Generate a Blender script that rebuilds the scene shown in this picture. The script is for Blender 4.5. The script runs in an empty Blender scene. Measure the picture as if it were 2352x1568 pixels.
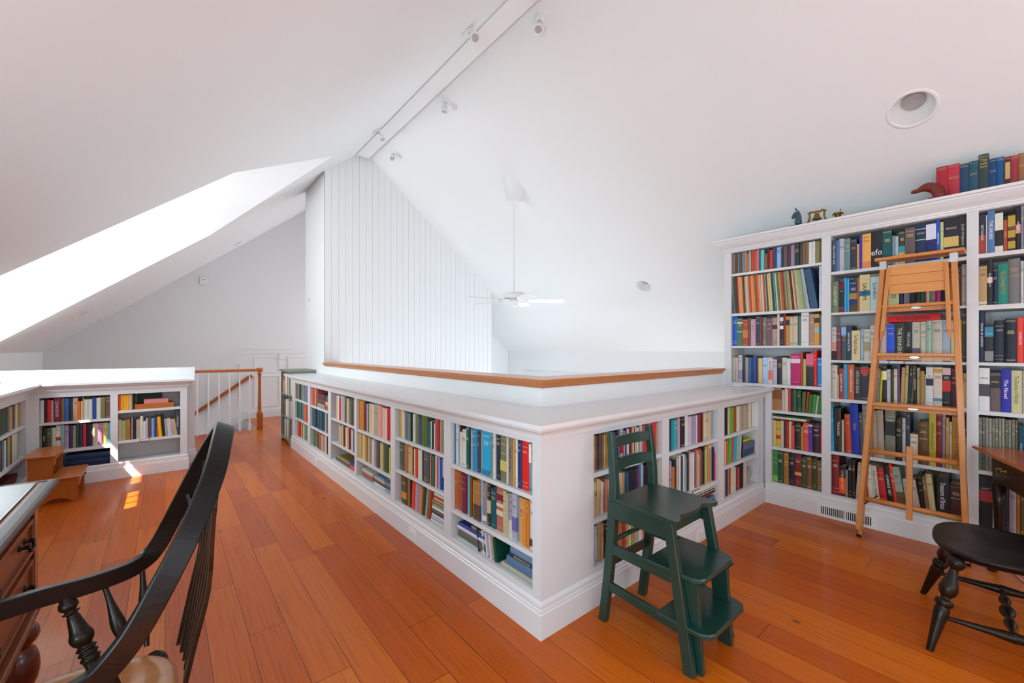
import bpy, math, random
from mathutils import Vector, Matrix, Euler
random.seed(7)
PI = math.pi
sc = bpy.context.scene
C = sc.collection

# ------------------------------------------------------------------ camera
FPX, U0, V0, EYE = 954.0, 1176.0, 803.0, 1.4
YAW = math.atan(797 / 954.0)
cd = bpy.data.cameras.new('camera'); cam = bpy.data.objects.new('camera', cd); C.objects.link(cam)
cam.location = (0, 0, EYE); cam.rotation_euler = (PI / 2, 0, -YAW)
cd.sensor_width = 36; cd.lens = 36 * FPX / 2352; cd.shift_y = (V0 - 784) / 2352; cd.clip_start = 0.02
sc.camera = cam
# ------------------------------------------------------------------ sky, sun, exposure
w = bpy.data.worlds.new('world'); sc.world = w; w.use_nodes = True
bg = w.node_tree.nodes['Background']; bg.inputs[0].default_value = (0.80, 0.90, 1.0, 1); bg.inputs[1].default_value = 5.0
sd = bpy.data.lights.new('sun', 'SUN'); sun = bpy.data.objects.new('sun', sd); C.objects.link(sun)
sd.energy = 30; sd.angle = 0.009; sd.color = (1.0, 0.95, 0.88)
sun.rotation_euler = Vector((0.63, 0.26, -1)).to_track_quat('-Z', 'Y').to_euler()
sun.location = (-8, 2, 10)
def area(name, loc, direction, sx, sy, power, col=(0.68, 0.92, 1.0)):
    l = bpy.data.lights.new(name, 'AREA'); o = bpy.data.objects.new(name, l); C.objects.link(o)
    l.shape = 'RECTANGLE'; l.size = sx; l.size_y = sy; l.energy = power; l.color = col
    o.location = loc; o.rotation_euler = Vector(direction).to_track_quat('-Z', 'Z').to_euler()
    return o
# daylight at the dormer windows; the lamps after it are unseen fill
for i, yc in enumerate((4.72, 5.60, 6.46)):
    area('dormer_window_daylight', (-1.44, yc, 1.80), (1, 0, 0.25), 0.62, 0.70, 30, (0.86, 0.96, 1.0))
area('skylight_fill', (-0.62, -1.55, 2.02), (0.62, 0, -0.78), 1.5, 1.0, 8, (0.70, 0.92, 1.0))  # lamp in an unseen skylight, added to light the near room
for yc in (-0.65, 0.75): area('low_side_fill', (-1.46, yc, 1.03), (1, 0, 1.1), 1.15, 0.46, 68, (0.56, 0.885, 1.0))  # added lamps at invented low windows, brightening the ceilings and the aisle case
gw = area('gallery_fill', (6.08, 5.95, 0.05), (-1, -0.35, 0.30), 1.6, 1.3, 55, (0.70, 0.92, 1.0)); gw.data.spread = 1.9  # added to cool the left ceiling, from an unseen window below the casing
area('back_fill', (1.3, -2.5, 1.75), (0, 1, 0.12), 1.7, 1.5, 4)  # this and the next: fill added behind the camera, windows unseen
area('back_fill', (3.4, -2.5, 1.75), (0, 1, 0.12), 1.5, 1.5, 9)
area('well_area_light', (5.6, 2.1, -0.6), (-0.3, 1, 0.35), 1.4, 1.6, 40, (0.93, 0.96, 1.0))  # unseen area light low in the well; no window is modelled here
area('stair_area_light', (3.4, 9.8, 1.6), (-0.8, -0.5, 0.05), 1.0, 1.4, 50, (0.90, 0.96, 1.0))  # unseen area light in the hall behind the pillar; no window is modelled here
sc.view_settings.view_transform = 'Standard'; sc.view_settings.look = 'None'
sc.view_settings.exposure = -0.60; sc.view_settings.gamma = 1; sc.view_settings.use_curve_mapping = False

# ------------------------------------------------------------------ materials
def lin(c):
    c /= 255.0
    return c / 12.92 if c <= 0.04045 else ((c + 0.055) / 1.055) ** 2.4
def hexc(h):
    if len(h) == 3: h = ''.join(x * 2 for x in h)
    return tuple(lin(int(h[i:i + 2], 16)) for i in (0, 2, 4))
MATS = {}
def mat(name, col, rough=0.5, metal=0.0, spec=0.5, noise=0.06, nscale=12.0, coat=0.0, coatr=0.1, bump=0.0, stretch=None, col2=None, trans=0, ior=1.45):
    if name in MATS: return MATS[name]
    if isinstance(col, str): col = hexc(col)
    m = bpy.data.materials.new(name); m.use_nodes = True; nt = m.node_tree; N = nt.nodes; L = nt.links
    p = N['Principled BSDF']
    p.inputs['Roughness'].default_value = rough; p.inputs['Metallic'].default_value = metal
    p.inputs['Specular IOR Level'].default_value = spec
    p.inputs['Coat Weight'].default_value = coat; p.inputs['Coat Roughness'].default_value = coatr
    p.inputs['Transmission Weight'].default_value = trans; p.inputs['IOR'].default_value = ior
    tc = N.new('ShaderNodeTexCoord'); mp = N.new('ShaderNodeMapping'); nz = N.new('ShaderNodeTexNoise')
    L.new(tc.outputs['Object'], mp.inputs[0]); L.new(mp.outputs[0], nz.inputs['Vector'])
    nz.inputs['Scale'].default_value = nscale; nz.inputs['Detail'].default_value = 4
    if stretch: mp.inputs['Scale'].default_value = stretch
    mx = N.new('ShaderNodeMix'); mx.data_type = 'RGBA'
    if col2 is not None:
        if isinstance(col2, str): col2 = hexc(col2)
        a, b = col, col2
    else:
        a = tuple(max(0, x * (1 - noise)) for x in col); b = tuple(min(1, x * (1 + noise)) for x in col)
    mx.inputs[6].default_value = (*a, 1); mx.inputs[7].default_value = (*b, 1)
    L.new(nz.outputs['Fac'], mx.inputs[0]); L.new(mx.outputs[2], p.inputs['Base Color'])
    if bump:
        bp = N.new('ShaderNodeBump'); bp.inputs['Strength'].default_value = bump; bp.inputs['Distance'].default_value = 0.002
        L.new(nz.outputs['Fac'], bp.inputs['Height']); L.new(bp.outputs[0], p.inputs['Normal'])
    MATS[name] = m
    return m
WALL = mat('white_wall_paint', (0.83, 0.83, 0.83), 0.7, noise=0.01, nscale=3)
CEIL = mat('white_ceiling_paint', (0.85, 0.85, 0.85), 0.75, noise=0.01, nscale=2)
TRIM = mat('white_gloss_paint', (0.77, 0.775, 0.785), 0.28, noise=0.01, nscale=5, coat=0.15, coatr=0.15)
CASE = mat('white_case_paint', (0.71, 0.715, 0.73), 0.4, noise=0.015, nscale=5)
METW = mat('white_enamel', (0.85, 0.85, 0.84), 0.35, noise=0.01)
DARK = mat('dark_gap', (0.03, 0.03, 0.03), 0.7)
BULB = mat('frosted_bulb', (0.45, 0.45, 0.45), 0.25, noise=0.2, nscale=30)
GRAYP = mat('grey_green_paint', '8a8c80', 0.5, noise=0.06)
OAKCAP = mat('orange_oak', 'b06228', 0.3, coat=0.3, nscale=5, stretch=(8, 8, 1.0), col2='c87a3c')
HONEY = mat('honey_pine', 'ad5a18', 0.35, coat=0.25, nscale=4, stretch=(9, 2, 9), col2='c47028')
HONEYD = mat('honey_pine_upright', 'a04e10', 0.35, coat=0.25, nscale=4, stretch=(9, 9, 1.2), col2='ba6418')
LADW = mat('ladder_wood', 'c07432', 0.42, coat=0.15, nscale=4, stretch=(14, 14, 1.3), col2='d89350')
LADP = mat('ladder_panel_wood', 'cf8540', 0.45, nscale=3, stretch=(12, 1.2, 14), col2='e0a05c')
STEEL = mat('brushed_steel', (0.55, 0.56, 0.56), 0.35, metal=0.9)
GREEN = mat('dark_green_paint', '173a32', 0.3, coat=0.4, coatr=0.18, noise=0.18, nscale=22, bump=0.25)
BLACK = mat('worn_black_paint', '060606', 0.38, spec=0.3, coat=0.15, coatr=0.2, nscale=10, col2='0e0b09', bump=0.1)
BLACKR = mat('rubbed_black_paint', '060606', 0.38, spec=0.3, coat=0.15, nscale=7, stretch=(1, 1, 6), col2='2a1806')
MAHOG = mat('mahogany', '3a120a', 0.25, coat=0.5, nscale=5, stretch=(6, 6, 1), col2='6a2412')
DESKW = mat('desk_brown_wood', '6e3a22', 0.4, spec=0.3, coat=0.1, nscale=5, stretch=(7, 1, 7), col2='8a4e30')
DESKE = mat('desk_edge_wood', '453c3a', 0.4, spec=0.25, nscale=5, stretch=(8, 1, 8), col2='5a4c48')
TABLE = mat('cherry_top', 'a04414', 0.25, coat=0.4, nscale=4, stretch=(1.5, 8, 8), col2='b85a24')
IRON = mat('dark_iron', '17130f', 0.35, metal=0.5)
GLASS = mat('desk_glass', '98a4a4', 0.22, noise=0.02, spec=0.12)
GLASSE = mat('glass_edge', '2e4a48', 0.1, noise=0.05)
SILVER = mat('chased_silver', (0.62, 0.6, 0.55), 0.25, metal=0.9, noise=0.4, nscale=60, bump=0.8)
BRASS = mat('aged_brass', '8a7030', 0.35, metal=0.75, noise=0.3, nscale=20)
VERD = mat('verdigris_bronze', '3c5a66', 0.55, metal=0.3, noise=0.25, nscale=25, bump=0.5)
TERRA = mat('red_brown_clay', '74281c', 0.45, noise=0.2, nscale=20, bump=0.4)
PAPER = mat('page_paper', 'd8ccb0', 0.8, noise=0.08, nscale=60, stretch=(1, 1, 12))
CARD = mat('label_card', 'e8e4d8', 0.7)
CORD = mat('white_cord', 'd8d8d0', 0.5)

def floor_material():
    m = bpy.data.materials.new('fir_plank_floor'); m.use_nodes = True; nt = m.node_tree; N = nt.nodes; L = nt.links
    p = N['Principled BSDF']
    tc = N.new('ShaderNodeTexCoord'); sx = N.new('ShaderNodeSeparateXYZ'); L.new(tc.outputs['Object'], sx.inputs[0])
    def M(op, a, b=None, c=None):
        n = N.new('ShaderNodeMath'); n.operation = op
        for i, v in enumerate((a, b, c)):
            if v is None: continue
            if isinstance(v, (int, float)): n.inputs[i].default_value = v
            else: L.new(v, n.inputs[i])
        return n.outputs[0]
    W_, LN = 0.158, 1.55
    rx = M('DIVIDE', sx.outputs[0], W_); row = M('FLOOR', rx); fx = M('FRACT', rx)
    wn = N.new('ShaderNodeTexWhiteNoise'); wn.noise_dimensions = '1D'; L.new(row, wn.inputs['W'])
    ry = M('ADD', M('DIVIDE', sx.outputs[1], LN), M('MULTIPLY', wn.outputs['Value'], 7.3)); col = M('FLOOR', ry); fy = M('FRACT', ry)
    cv = N.new('ShaderNodeCombineXYZ'); L.new(row, cv.inputs[0]); L.new(col, cv.inputs[1])
    w2 = N.new('ShaderNodeTexWhiteNoise'); w2.noise_dimensions = '2D'; L.new(cv.outputs[0], w2.inputs['Vector'])
    # grain: noise stretched along the plank, shifted per plank
    mp = N.new('ShaderNodeCombineXYZ')
    L.new(M('ADD', M('MULTIPLY', sx.outputs[0], 34.0), M('MULTIPLY', w2.outputs['Value'], 50.0)), mp.inputs[0])
    L.new(M('MULTIPLY', sx.outputs[1], 1.3), mp.inputs[1])
    g = N.new('ShaderNodeTexNoise'); g.inputs['Scale'].default_value = 1.0; g.inputs['Detail'].default_value = 6; g.inputs['Distortion'].default_value = 1.2
    L.new(mp.outputs[0], g.inputs['Vector'])
    ramp = N.new('ShaderNodeValToRGB'); cr = ramp.color_ramp
    cr.elements[0].position = 0.0; cr.elements[0].color = (*hexc('a64406'), 1)
    cr.elements[1].position = 1.0; cr.elements[1].color = (*hexc('de8226'), 1)
    e = cr.elements.new(0.45); e.color = (*hexc('c25a08'), 1)
    e = cr.elements.new(0.75); e.color = (*hexc('ce6a12'), 1)
    L.new(M('ADD', M('MULTIPLY', w2.outputs['Value'], 0.62), M('MULTIPLY', g.outputs['Fac'], 0.42)), ramp.inputs[0])
    # dark grain streaks
    g2 = N.new('ShaderNodeTexNoise'); g2.inputs['Scale'].default_value = 1.0; g2.inputs['Detail'].default_value = 3
    mp2 = N.new('ShaderNodeCombineXYZ'); L.new(M('ADD', M('MULTIPLY', sx.outputs[0], 110.0), M('MULTIPLY', w2.outputs['Value'], 90.0)), mp2.inputs[0]); L.new(M('MULTIPLY', sx.outputs[1], 2.2), mp2.inputs[1])
    L.new(mp2.outputs[0], g2.inputs['Vector'])
    mr = N.new('ShaderNodeMapRange'); mr.inputs[1].default_value = 0.5; mr.inputs[2].default_value = 0.72; mr.inputs[3].default_value = 0.0; mr.inputs[4].default_value = 0.42
    L.new(g2.outputs['Fac'], mr.inputs[0])
    mx = N.new('ShaderNodeMix'); mx.data_type = 'RGBA'; L.new(mr.outputs[0], mx.inputs[0]); L.new(ramp.outputs[0], mx.inputs[6]); mx.inputs[7].default_value = (*hexc('742c06'), 1)
    # knots
    vo = N.new('ShaderNodeTexVoronoi'); vo.inputs['Scale'].default_value = 1.0
    mp3 = N.new('ShaderNodeCombineXYZ'); L.new(M('MULTIPLY', sx.outputs[0], 2.3), mp3.inputs[0]); L.new(M('MULTIPLY', sx.outputs[1], 1.5), mp3.inputs[1]); L.new(mp3.outputs[0], vo.inputs['Vector'])
    mk = N.new('ShaderNodeMapRange'); mk.inputs[1].default_value = 0.022; mk.inputs[2].default_value = 0.05; mk.inputs[3].default_value = 0.85; mk.inputs[4].default_value = 0.0
    L.new(vo.outputs['Distance'], mk.inputs[0])
    mx3 = N.new('ShaderNodeMix'); mx3.data_type = 'RGBA'; L.new(mk.outputs[0], mx3.inputs[0]); L.new(mx.outputs[2], mx3.inputs[6]); mx3.inputs[7].default_value = (*hexc('2c0e04'), 1)
    # seams
    ex = M('MINIMUM', fx, M('SUBTRACT', 1.0, fx)); ey = M('MINIMUM', fy, M('SUBTRACT', 1.0, fy))
    seam = M('MAXIMUM', M('LESS_THAN', ex, 0.010), M('LESS_THAN', ey, 0.0012))
    mx2 = N.new('ShaderNodeMix'); mx2.data_type = 'RGBA'; L.new(M('MULTIPLY', seam, 0.75), mx2.inputs[0]); L.new(mx3.outputs[2], mx2.inputs[6]); mx2.inputs[7].default_value = (*hexc('341004'), 1)
    L.new(mx2.outputs[2], p.inputs['Base Color'])
    p.inputs['Roughness'].default_value = 0.38; p.inputs['Specular IOR Level'].default_value = 0.22; p.inputs['Coat Weight'].default_value = 0.22; p.inputs['Coat Roughness'].default_value = 0.13
    bp = N.new('ShaderNodeBump'); bp.inputs['Strength'].default_value = 0.25; bp.inputs['Distance'].default_value = 0.002; bp.invert = True
    nb = N.new('ShaderNodeTexNoise'); nb.inputs['Scale'].default_value = 5.0; L.new(tc.outputs['Object'], nb.inputs['Vector'])
    L.new(M('ADD', M('MULTIPLY', seam, 0.8), M('MULTIPLY', nb.outputs['Fac'], 0.5)), bp.inputs['Height']); L.new(bp.outputs[0], p.inputs['Normal']); L.new(bp.outputs[0], p.inputs['Coat Normal'])
    return m
FLOOR = floor_material()

# ------------------------------------------------------------------ mesh helpers
class MB:
    def __init__(s): s.v = []; s.f = []; s.mi = []; s.m = []; s.sm = []
    def _m(s, m):
        if m is None: return 0
        if m not in s.m: s.m.append(m)
        return s.m.index(m)
    def add(s, vs, fs, m=None, smooth=False):
        n = len(s.v); s.v += [tuple(v) for v in vs]; i = s._m(m)
        for f in fs: s.f.append(tuple(n + k for k in f)); s.mi.append(i); s.sm.append(smooth)
        return s
    def box(s, x0, x1, y0, y1, z0, z1, m=None):
        x0, x1 = min(x0, x1), max(x0, x1); y0, y1 = min(y0, y1), max(y0, y1); z0, z1 = min(z0, z1), max(z0, z1)
        v = [(x, y, z) for z in (z0, z1) for y in (y0, y1) for x in (x0, x1)]
        return s.add(v, [(0, 2, 3, 1), (4, 5, 7, 6), (0, 1, 5, 4), (2, 6, 7, 3), (0, 4, 6, 2), (1, 3, 7, 5)], m)
    def cbox(s, x0, x1, y0, y1, z0, z1, b=0.004, m=None):
        # box with chamfered vertical and top edges
        ring = lambda i: [(x0 + i + b, y0 + i), (x1 - i - b, y0 + i), (x1 - i, y0 + i + b), (x1 - i, y1 - i - b), (x1 - i - b, y1 - i), (x0 + i + b, y1 - i), (x0 + i, y1 - i - b), (x0 + i, y0 + i + b)]
        L = [(ring(b), z0), (ring(0), z0 + b), (ring(0), z1 - b), (ring(b), z1)]
        v = [(x, y, z) for r, z in L for x, y in r]; f = [tuple(range(7, -1, -1)), tuple(range(24, 32))]
        for k in range(3):
            for i in range(8): f.append((k * 8 + i, k * 8 + (i + 1) % 8, k * 8 + 8 + (i + 1) % 8, k * 8 + 8 + i))
        return s.add(v, f, m)
    def bar(s, p0, p1, w, t, up=(0, 0, 1), m=None, w1=None, t1=None):
        # straight bar: w across (perpendicular to up), t along up; may taper
        p0 = Vector(p0); p1 = Vector(p1); d = (p1 - p0).normalized(); a = d.cross(Vector(up)).normalized(); b = a.cross(d).normalized()
        w1 = w if w1 is None else w1; t1 = t if t1 is None else t1; v = []
        ch = 0.12
        for p, ww, tt in ((p0, w, t), (p1, w1, t1)):
            c = min(ww, tt) * ch
            for sx, sy in ((-ww / 2 + c, -tt / 2), (ww / 2 - c, -tt / 2), (ww / 2, -tt / 2 + c), (ww / 2, tt / 2 - c), (ww / 2 - c, tt / 2), (-ww / 2 + c, tt / 2), (-ww / 2, tt / 2 - c), (-ww / 2, -tt / 2 + c)):
                v.append(p + a * sx + b * sy)
        f = [tuple(range(7, -1, -1)), tuple(range(8, 16))] + [(i, (i + 1) % 8, 8 + (i + 1) % 8, 8 + i) for i in range(8)]
        return s.add(v, f, m)
    def prism(s, poly, z0, z1, m=None):
        n = len(poly); v = [(x, y, z0) for x, y in poly] + [(x, y, z1) for x, y in poly]
        return s.add(v, [tuple(range(n - 1, -1, -1)), tuple(range(n, 2 * n))] + [(i, (i + 1) % n, n + (i + 1) % n, n + i) for i in range(n)], m)
    def ext(s, poly, o, a, b, d, m=None, smooth=False):
        # polygon in plane (a,b) at o, extruded by vector d
        o = Vector(o); a = Vector(a); b = Vector(b); d = Vector(d); n = len(poly)
        v = [o + a * x + b * y for x, y in poly]; v += [p + d for p in v]
        s.add(v, [tuple(range(n - 1, -1, -1)), tuple(range(n, 2 * n))], m)
        return s.add(v, [(i, (i + 1) % n, n + (i + 1) % n, n + i) for i in range(n)], m, smooth)
    def lathe(s, prof, p0=(0, 0, 0), p1=None, seg=20, m=None, axis=(0, 0, 1), caps=True):
        # prof: (t, r); with p1 t is a fraction of p0->p1, otherwise a length along axis
        p0 = Vector(p0); d = (Vector(p1) - p0) if p1 is not None else Vector(axis)
        dn = d.normalized(); a = dn.orthogonal().normalized(); b = dn.cross(a); v = []; f = []
        for t, r in prof:
            for k in range(seg):
                an = 2 * PI * k / seg; v.append(p0 + d * t + (a * math.cos(an) + b * math.sin(an)) * r)
        for j in range(len(prof) - 1):
            for k in range(seg): f.append((j * seg + k, j * seg + (k + 1) % seg, (j + 1) * seg + (k + 1) % seg, (j + 1) * seg + k))
        s.add(v, f, m, True)
        if caps:
            s.add(v[:seg], [tuple(range(seg - 1, -1, -1))], m); s.add(v[-seg:], [tuple(range(seg))], m)
        return s
    def tube(s, pts, r, seg=10, m=None, closed=False):
        pts = [Vector(p) for p in pts]; n = len(pts); v = []; f = []; prev = None
        for i, p in enumerate(pts):
            d = (pts[min(i + 1, n - 1)] - pts[max(i - 1, 0)]).normalized()
            a = d.orthogonal().normalized() if prev is None else (prev - d * prev.dot(d)).normalized()
            prev = a; b = d.cross(a); rr = r[i] if isinstance(r, (list, tuple)) else r
            for k in range(seg): an = 2 * PI * k / seg; v.append(p + (a * math.cos(an) + b * math.sin(an)) * rr)
        for j in range(n - 1):
            for k in range(seg): f.append((j * seg + k, j * seg + (k + 1) % seg, (j + 1) * seg + (k + 1) % seg, (j + 1) * seg + k))
        f.append(tuple(range(seg - 1, -1, -1))); f.append(tuple(range((n - 1) * seg, n * seg)))
        return s.add(v, f, m, True)
    def ribbon(s, pts, W, T, side, m=None):
        # rectangular-section (rounded corners) sweep: W along side vector (may be list), T across
        pts = [Vector(p) for p in pts]; n = len(pts); v = []; f = []
        for i, p in enumerate(pts):
            d = (pts[min(i + 1, n - 1)] - pts[max(i - 1, 0)]).normalized(); sd_ = Vector(side[i] if isinstance(side, list) else side)
            a = (sd_ - d * sd_.dot(d)).normalized(); b = d.cross(a)
            ww = (W[i] if isinstance(W, list) else W) / 2; tt = (T[i] if isinstance(T, list) else T) / 2; c = min(ww, tt) * 0.22
            for x, y in ((-ww + c, -tt), (ww - c, -tt), (ww, -tt + c), (ww, tt - c), (ww - c, tt), (-ww + c, tt), (-ww, tt - c), (-ww, -tt + c)): v.append(p + a * x + b * y)
        for j in range(n - 1):
            for k in range(8): f.append((j * 8 + k, j * 8 + (k + 1) % 8, (j + 1) * 8 + (k + 1) % 8, (j + 1) * 8 + k))
        f.append(tuple(range(7, -1, -1))); f.append(tuple(range((n - 1) * 8, n * 8)))
        return s.add(v, f, m, False)
    def sweep(s, prof, path, m=None, pre=None, post=None):
        # prof: closed list of (outward offset, z); outward is to the LEFT of the path direction
        n = len(path); P = [Vector((x, y)) for x, y in path]; k = len(prof); v = []; f = []
        for i in range(n):
            nd = []
            Q = [Vector(pre) if pre else None] + P + [Vector(post) if post else None]
            for j in (i, i + 1):
                if Q[j] is not None and Q[j + 1] is not None: d = (Q[j + 1] - Q[j]).normalized(); nd.append(Vector((-d.y, d.x)))
            if len(nd) == 1: mt = nd[0]
            else: mt = (nd[0] + nd[1]); mt = mt / (1 + nd[0].dot(nd[1]))
            for o, z in prof: q = P[i] + mt * o; v.append((q.x, q.y, z))
        for i in range(n - 1):
            for j in range(k): f.append((i * k + j, (i + 1) * k + j, (i + 1) * k + (j + 1) % k, i * k + (j + 1) % k))
        f.append(tuple(range(k))); f.append(tuple(range(n * k - 1, (n - 1) * k - 1, -1)))
        return s.add(v, f, m)
    def build(s, name, m=None, parent=None, loc=None, local=None):
        me = bpy.data.meshes.new(name); me.from_pydata(s.v, [], s.f)
        ms = s.m if s.m else [m]
        for x in ms: me.materials.append(x)
        me.polygons.foreach_set('material_index', s.mi); me.polygons.foreach_set('use_smooth', s.sm); me.update()
        import bmesh
        b = bmesh.new(); b.from_mesh(me); bmesh.ops.recalc_face_normals(b, faces=b.faces) if s.recalc else None; b.to_mesh(me); b.free()
        o = bpy.data.objects.new(name, me); C.objects.link(o)
        if parent is not None:
            o.parent = parent
            if local is None: o.matrix_parent_inverse = parent.matrix_basis.inverted()
        if loc is not None: o.location = loc
        return o
    recalc = True
def tag(o, label=None, cat=None, group=None, kind=None):
    if label: o['label'] = label
    if cat: o['category'] = cat
    if group: o['group'] = group
    if kind: o['kind'] = kind
    return o
def struct(name, mb, m=None): return tag(mb.build(name, m), kind='structure')
def thing(name, label, cat, loc=(0, 0, 0), rz=0.0, group=None):
    o = bpy.data.objects.new(name, None); C.objects.link(o); o.empty_display_size = 0.1
    o.location = loc; o.rotation_euler = (0, 0, rz); o.matrix_basis = Matrix.Translation(loc) @ Matrix.Rotation(rz, 4, 'Z')
    return tag(o, label, cat, group)
def part(name, mb, m, parent, label=None):
    # geometry given in world coordinates
    o = mb.build(name, m, parent)
    if label: o['label'] = label
    return o
def lpart(name, mb, m, parent, label=None):
    # geometry given in the parent's local coordinates
    o = mb.build(name, m, parent, local=True)
    if label: o['label'] = label
    return o
def copy_tree(o, parent=None):
    c = o.copy(); C.objects.link(c)
    if parent is not None: c.parent = parent
    for ch in [k for k in bpy.data.objects if k.parent == o]: copy_tree(ch, c)
    return c

# ------------------------------------------------------------------ the shell
RX, RZ, SL = 2.3275, 4.423, 0.8          # ridge x, ridge z, slope
XL, XR, YB, YF = -1.5, 6.14, -2.6, 9.9
def zl(x): return RZ - SL * (RX - x)
def zr(x): return RZ - SL * (x - RX)
def grid_plane(mb, x0, x1, y0, y1, zf, holes=(), rounds=()):
    xs = sorted(set([x0, x1] + [h[k] for h in holes for k in (0, 1)] + [r[0] + s * 0.16 for r in rounds for s in (-1, 1)]))
    ys = sorted(set([y0, y1] + [h[k] for h in holes for k in (2, 3)] + [r[1] + s * 0.16 for r in rounds for s in (-1, 1)]))
    for i in range(len(xs) - 1):
        for j in range(len(ys) - 1):
            cx, cy = (xs[i] + xs[i + 1]) / 2, (ys[j] + ys[j + 1]) / 2
            if any(h[0] < cx < h[1] and h[2] < cy < h[3] for h in holes): continue
            if any(abs(cx - r[0]) < 0.159 and abs(cy - r[1]) < 0.159 for r in rounds): continue
            q = [(xs[i], ys[j]), (xs[i + 1], ys[j]), (xs[i + 1], ys[j + 1]), (xs[i], ys[j + 1])]
            mb.add([(x, y, zf(x)) for x, y in q], [(0, 1, 2, 3)])
    for rx, ry, rad in rounds:
        n = 32; v = []
        for k in range(n):
            a = 2 * PI * (k + 0.5) / n; c, s_ = math.cos(a), math.sin(a); m_ = max(abs(c), abs(s_))
            v.append((rx + 0.16 * c / m_, ry + 0.16 * s_ / m_)); v.append((rx + rad * c * 0.78, ry + rad * s_))
        for k in range(4):
            a = PI / 4 + k * PI / 2; v.append((rx + 0.16 * math.copysign(1, math.cos(a)), ry + 0.16 * math.copysign(1, math.sin(a))))
        fs = [(2 * k, 2 * ((k + 1) % n), 2 * ((k + 1) % n) + 1, 2 * k + 1) for k in range(n)]
        for k in range(4):
            i0 = 8 * k // 2 * 1; k0 = 4 + 8 * k - 1; k1 = 4 + 8 * k
            fs.append((2 * (k0 % n), 64 + k, 2 * (k1 % n)))
        mb.add([(x, y, zf(x)) for x, y in v], fs)
DXA, DXE, DY0, DYM, DY1, DZR = 1.655, 0.46, 4.29, 5.57, 6.85, None
DZR = zl(DXA); DZE = zl(DXE)
SKY = (-1.15, -0.05, -2.35, -0.75)
MB.recalc = False
c = MB()
grid_plane(c, XL, RX, YB, DY0, zl, [SKY])
for a, b in ((DY0, DYM), (DY1, DYM)):
    c.add([(DXE, a, zl(DXE)), (RX, a, zl(RX)), (RX, b, zl(RX)), (DXA, b, zl(DXA))], [(0, 1, 2, 3)])
grid_plane(c, XL, RX, DY1, YF, zl, (), [(-0.87, 7.98, 0.085), (-0.87, 9.66, 0.085), (1.05, 9.30, 0.085)])
grid_plane(c, RX, XR, YB, YF, zr, (), [(4.007, 0.435, 0.118), (5.02, 3.205, 0.1)])
# dormer ceiling and cheeks
for a in (DY0, DY1):
    c.add([(XL, DYM, DZR), (DXA, DYM, DZR), (DXE, a, DZE), (XL, a, DZE)], [(0, 1, 2, 3)])
struct('ceiling', c, CEIL)
for nm, a in (('wall_dormer_near', DY0), ('wall_dormer_far', DY1)):
    struct(nm, MB().add([(XL, a, zl(XL)), (DXE, a, DZE), (XL, a, DZE)], [(0, 1, 2)]), WALL)
MB.recalc = True
# shaft of the unseen skylight, added for light near the camera
sk = MB(); x0, x1, y0, y1 = SKY
def sp(x, y, h): return (x - 0.625 * h, y, zl(x) + 0.78 * h)
q = [(x0, y0), (x1, y0), (x1, y1), (x0, y1)]
sk.add([sp(x, y, 0) for x, y in q] + [sp(x, y, 0.22) for x, y in q], [(i, (i + 1) % 4, 4 + (i + 1) % 4, 4 + i) for i in range(4)])
MB.recalc = False; struct('window_1', sk, TRIM); MB.recalc = True

# left wall with the three dormer windows
wins = ((4.41, 5.03), (5.29, 5.91), (6.15, 6.77)); WZ0, WZ1 = 1.45, 2.25
wl = MB()
LWN = ((-1.25, -0.05), (0.15, 1.35))  # openings of the invented low windows, cut for the added side lamps
wl.box(XL - 0.12, XL, YB, YF, -2.7, 0.78); wl.box(XL - 0.12, XL, YB, YF, 1.28, 1.361)
for a, b in ((YB, -1.25), (-0.05, 0.15), (1.35, YF)): wl.box(XL - 0.12, XL, a, b, 0.78, 1.28)
wl.box(XL - 0.12, XL, DY0, DY1, 1.361, WZ0); 
ys = [DY0] + [v for p in wins for v in p] + [DY1]
for i in range(0, len(ys), 2): wl.box(XL - 0.12, XL, ys[i], ys[i + 1], WZ0, WZ1)
wl.ext([(DY0, WZ1), (DY1, WZ1), (DY1, DZE), (DYM, DZR), (DY0, DZE)], (XL, 0, 0), (0, 1, 0), (0, 0, 1), (-0.12, 0, 0))
struct('wall_left', wl, WALL)
for n, (a, b) in enumerate(wins):
    f = MB(); t = 0.03
    f.box(XL - 0.1, XL - 0.04, a, a + t, WZ0, WZ1); f.box(XL - 0.1, XL - 0.04, b - t, b, WZ0, WZ1)
    f.box(XL - 0.1, XL - 0.04, a + t, b - t, WZ0, WZ0 + t); f.box(XL - 0.1, XL - 0.04, a + t, b - t, WZ1 - t, WZ1)
    for k in (1, 2): yy = a + (b - a) * k / 3; f.box(XL - 0.08, XL - 0.06, yy - 0.009, yy + 0.009, WZ0 + t, WZ1 - t)
    for k in (1, 2): zz = WZ0 + (WZ1 - WZ0) * k / 3; f.box(XL - 0.079, XL - 0.061, a + t, b - t, zz - 0.009, zz + 0.009)
    struct('window_%d' % (n + 2), f, TRIM)
for n, (a, b) in enumerate(LWN):  # frames of the invented low windows
    f = MB()
    for yy in (a, (a + b) / 2 - 0.015, b - 0.03): f.box(XL - 0.1, XL - 0.05, yy, yy + 0.03, 0.78, 1.28)
    for zz in (0.78, 1.25): f.box(XL - 0.098, XL - 0.052, a + 0.03, b - 0.03, zz, zz + 0.03)
    struct('window_%d' % (n + 7), f, TRIM)
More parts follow.
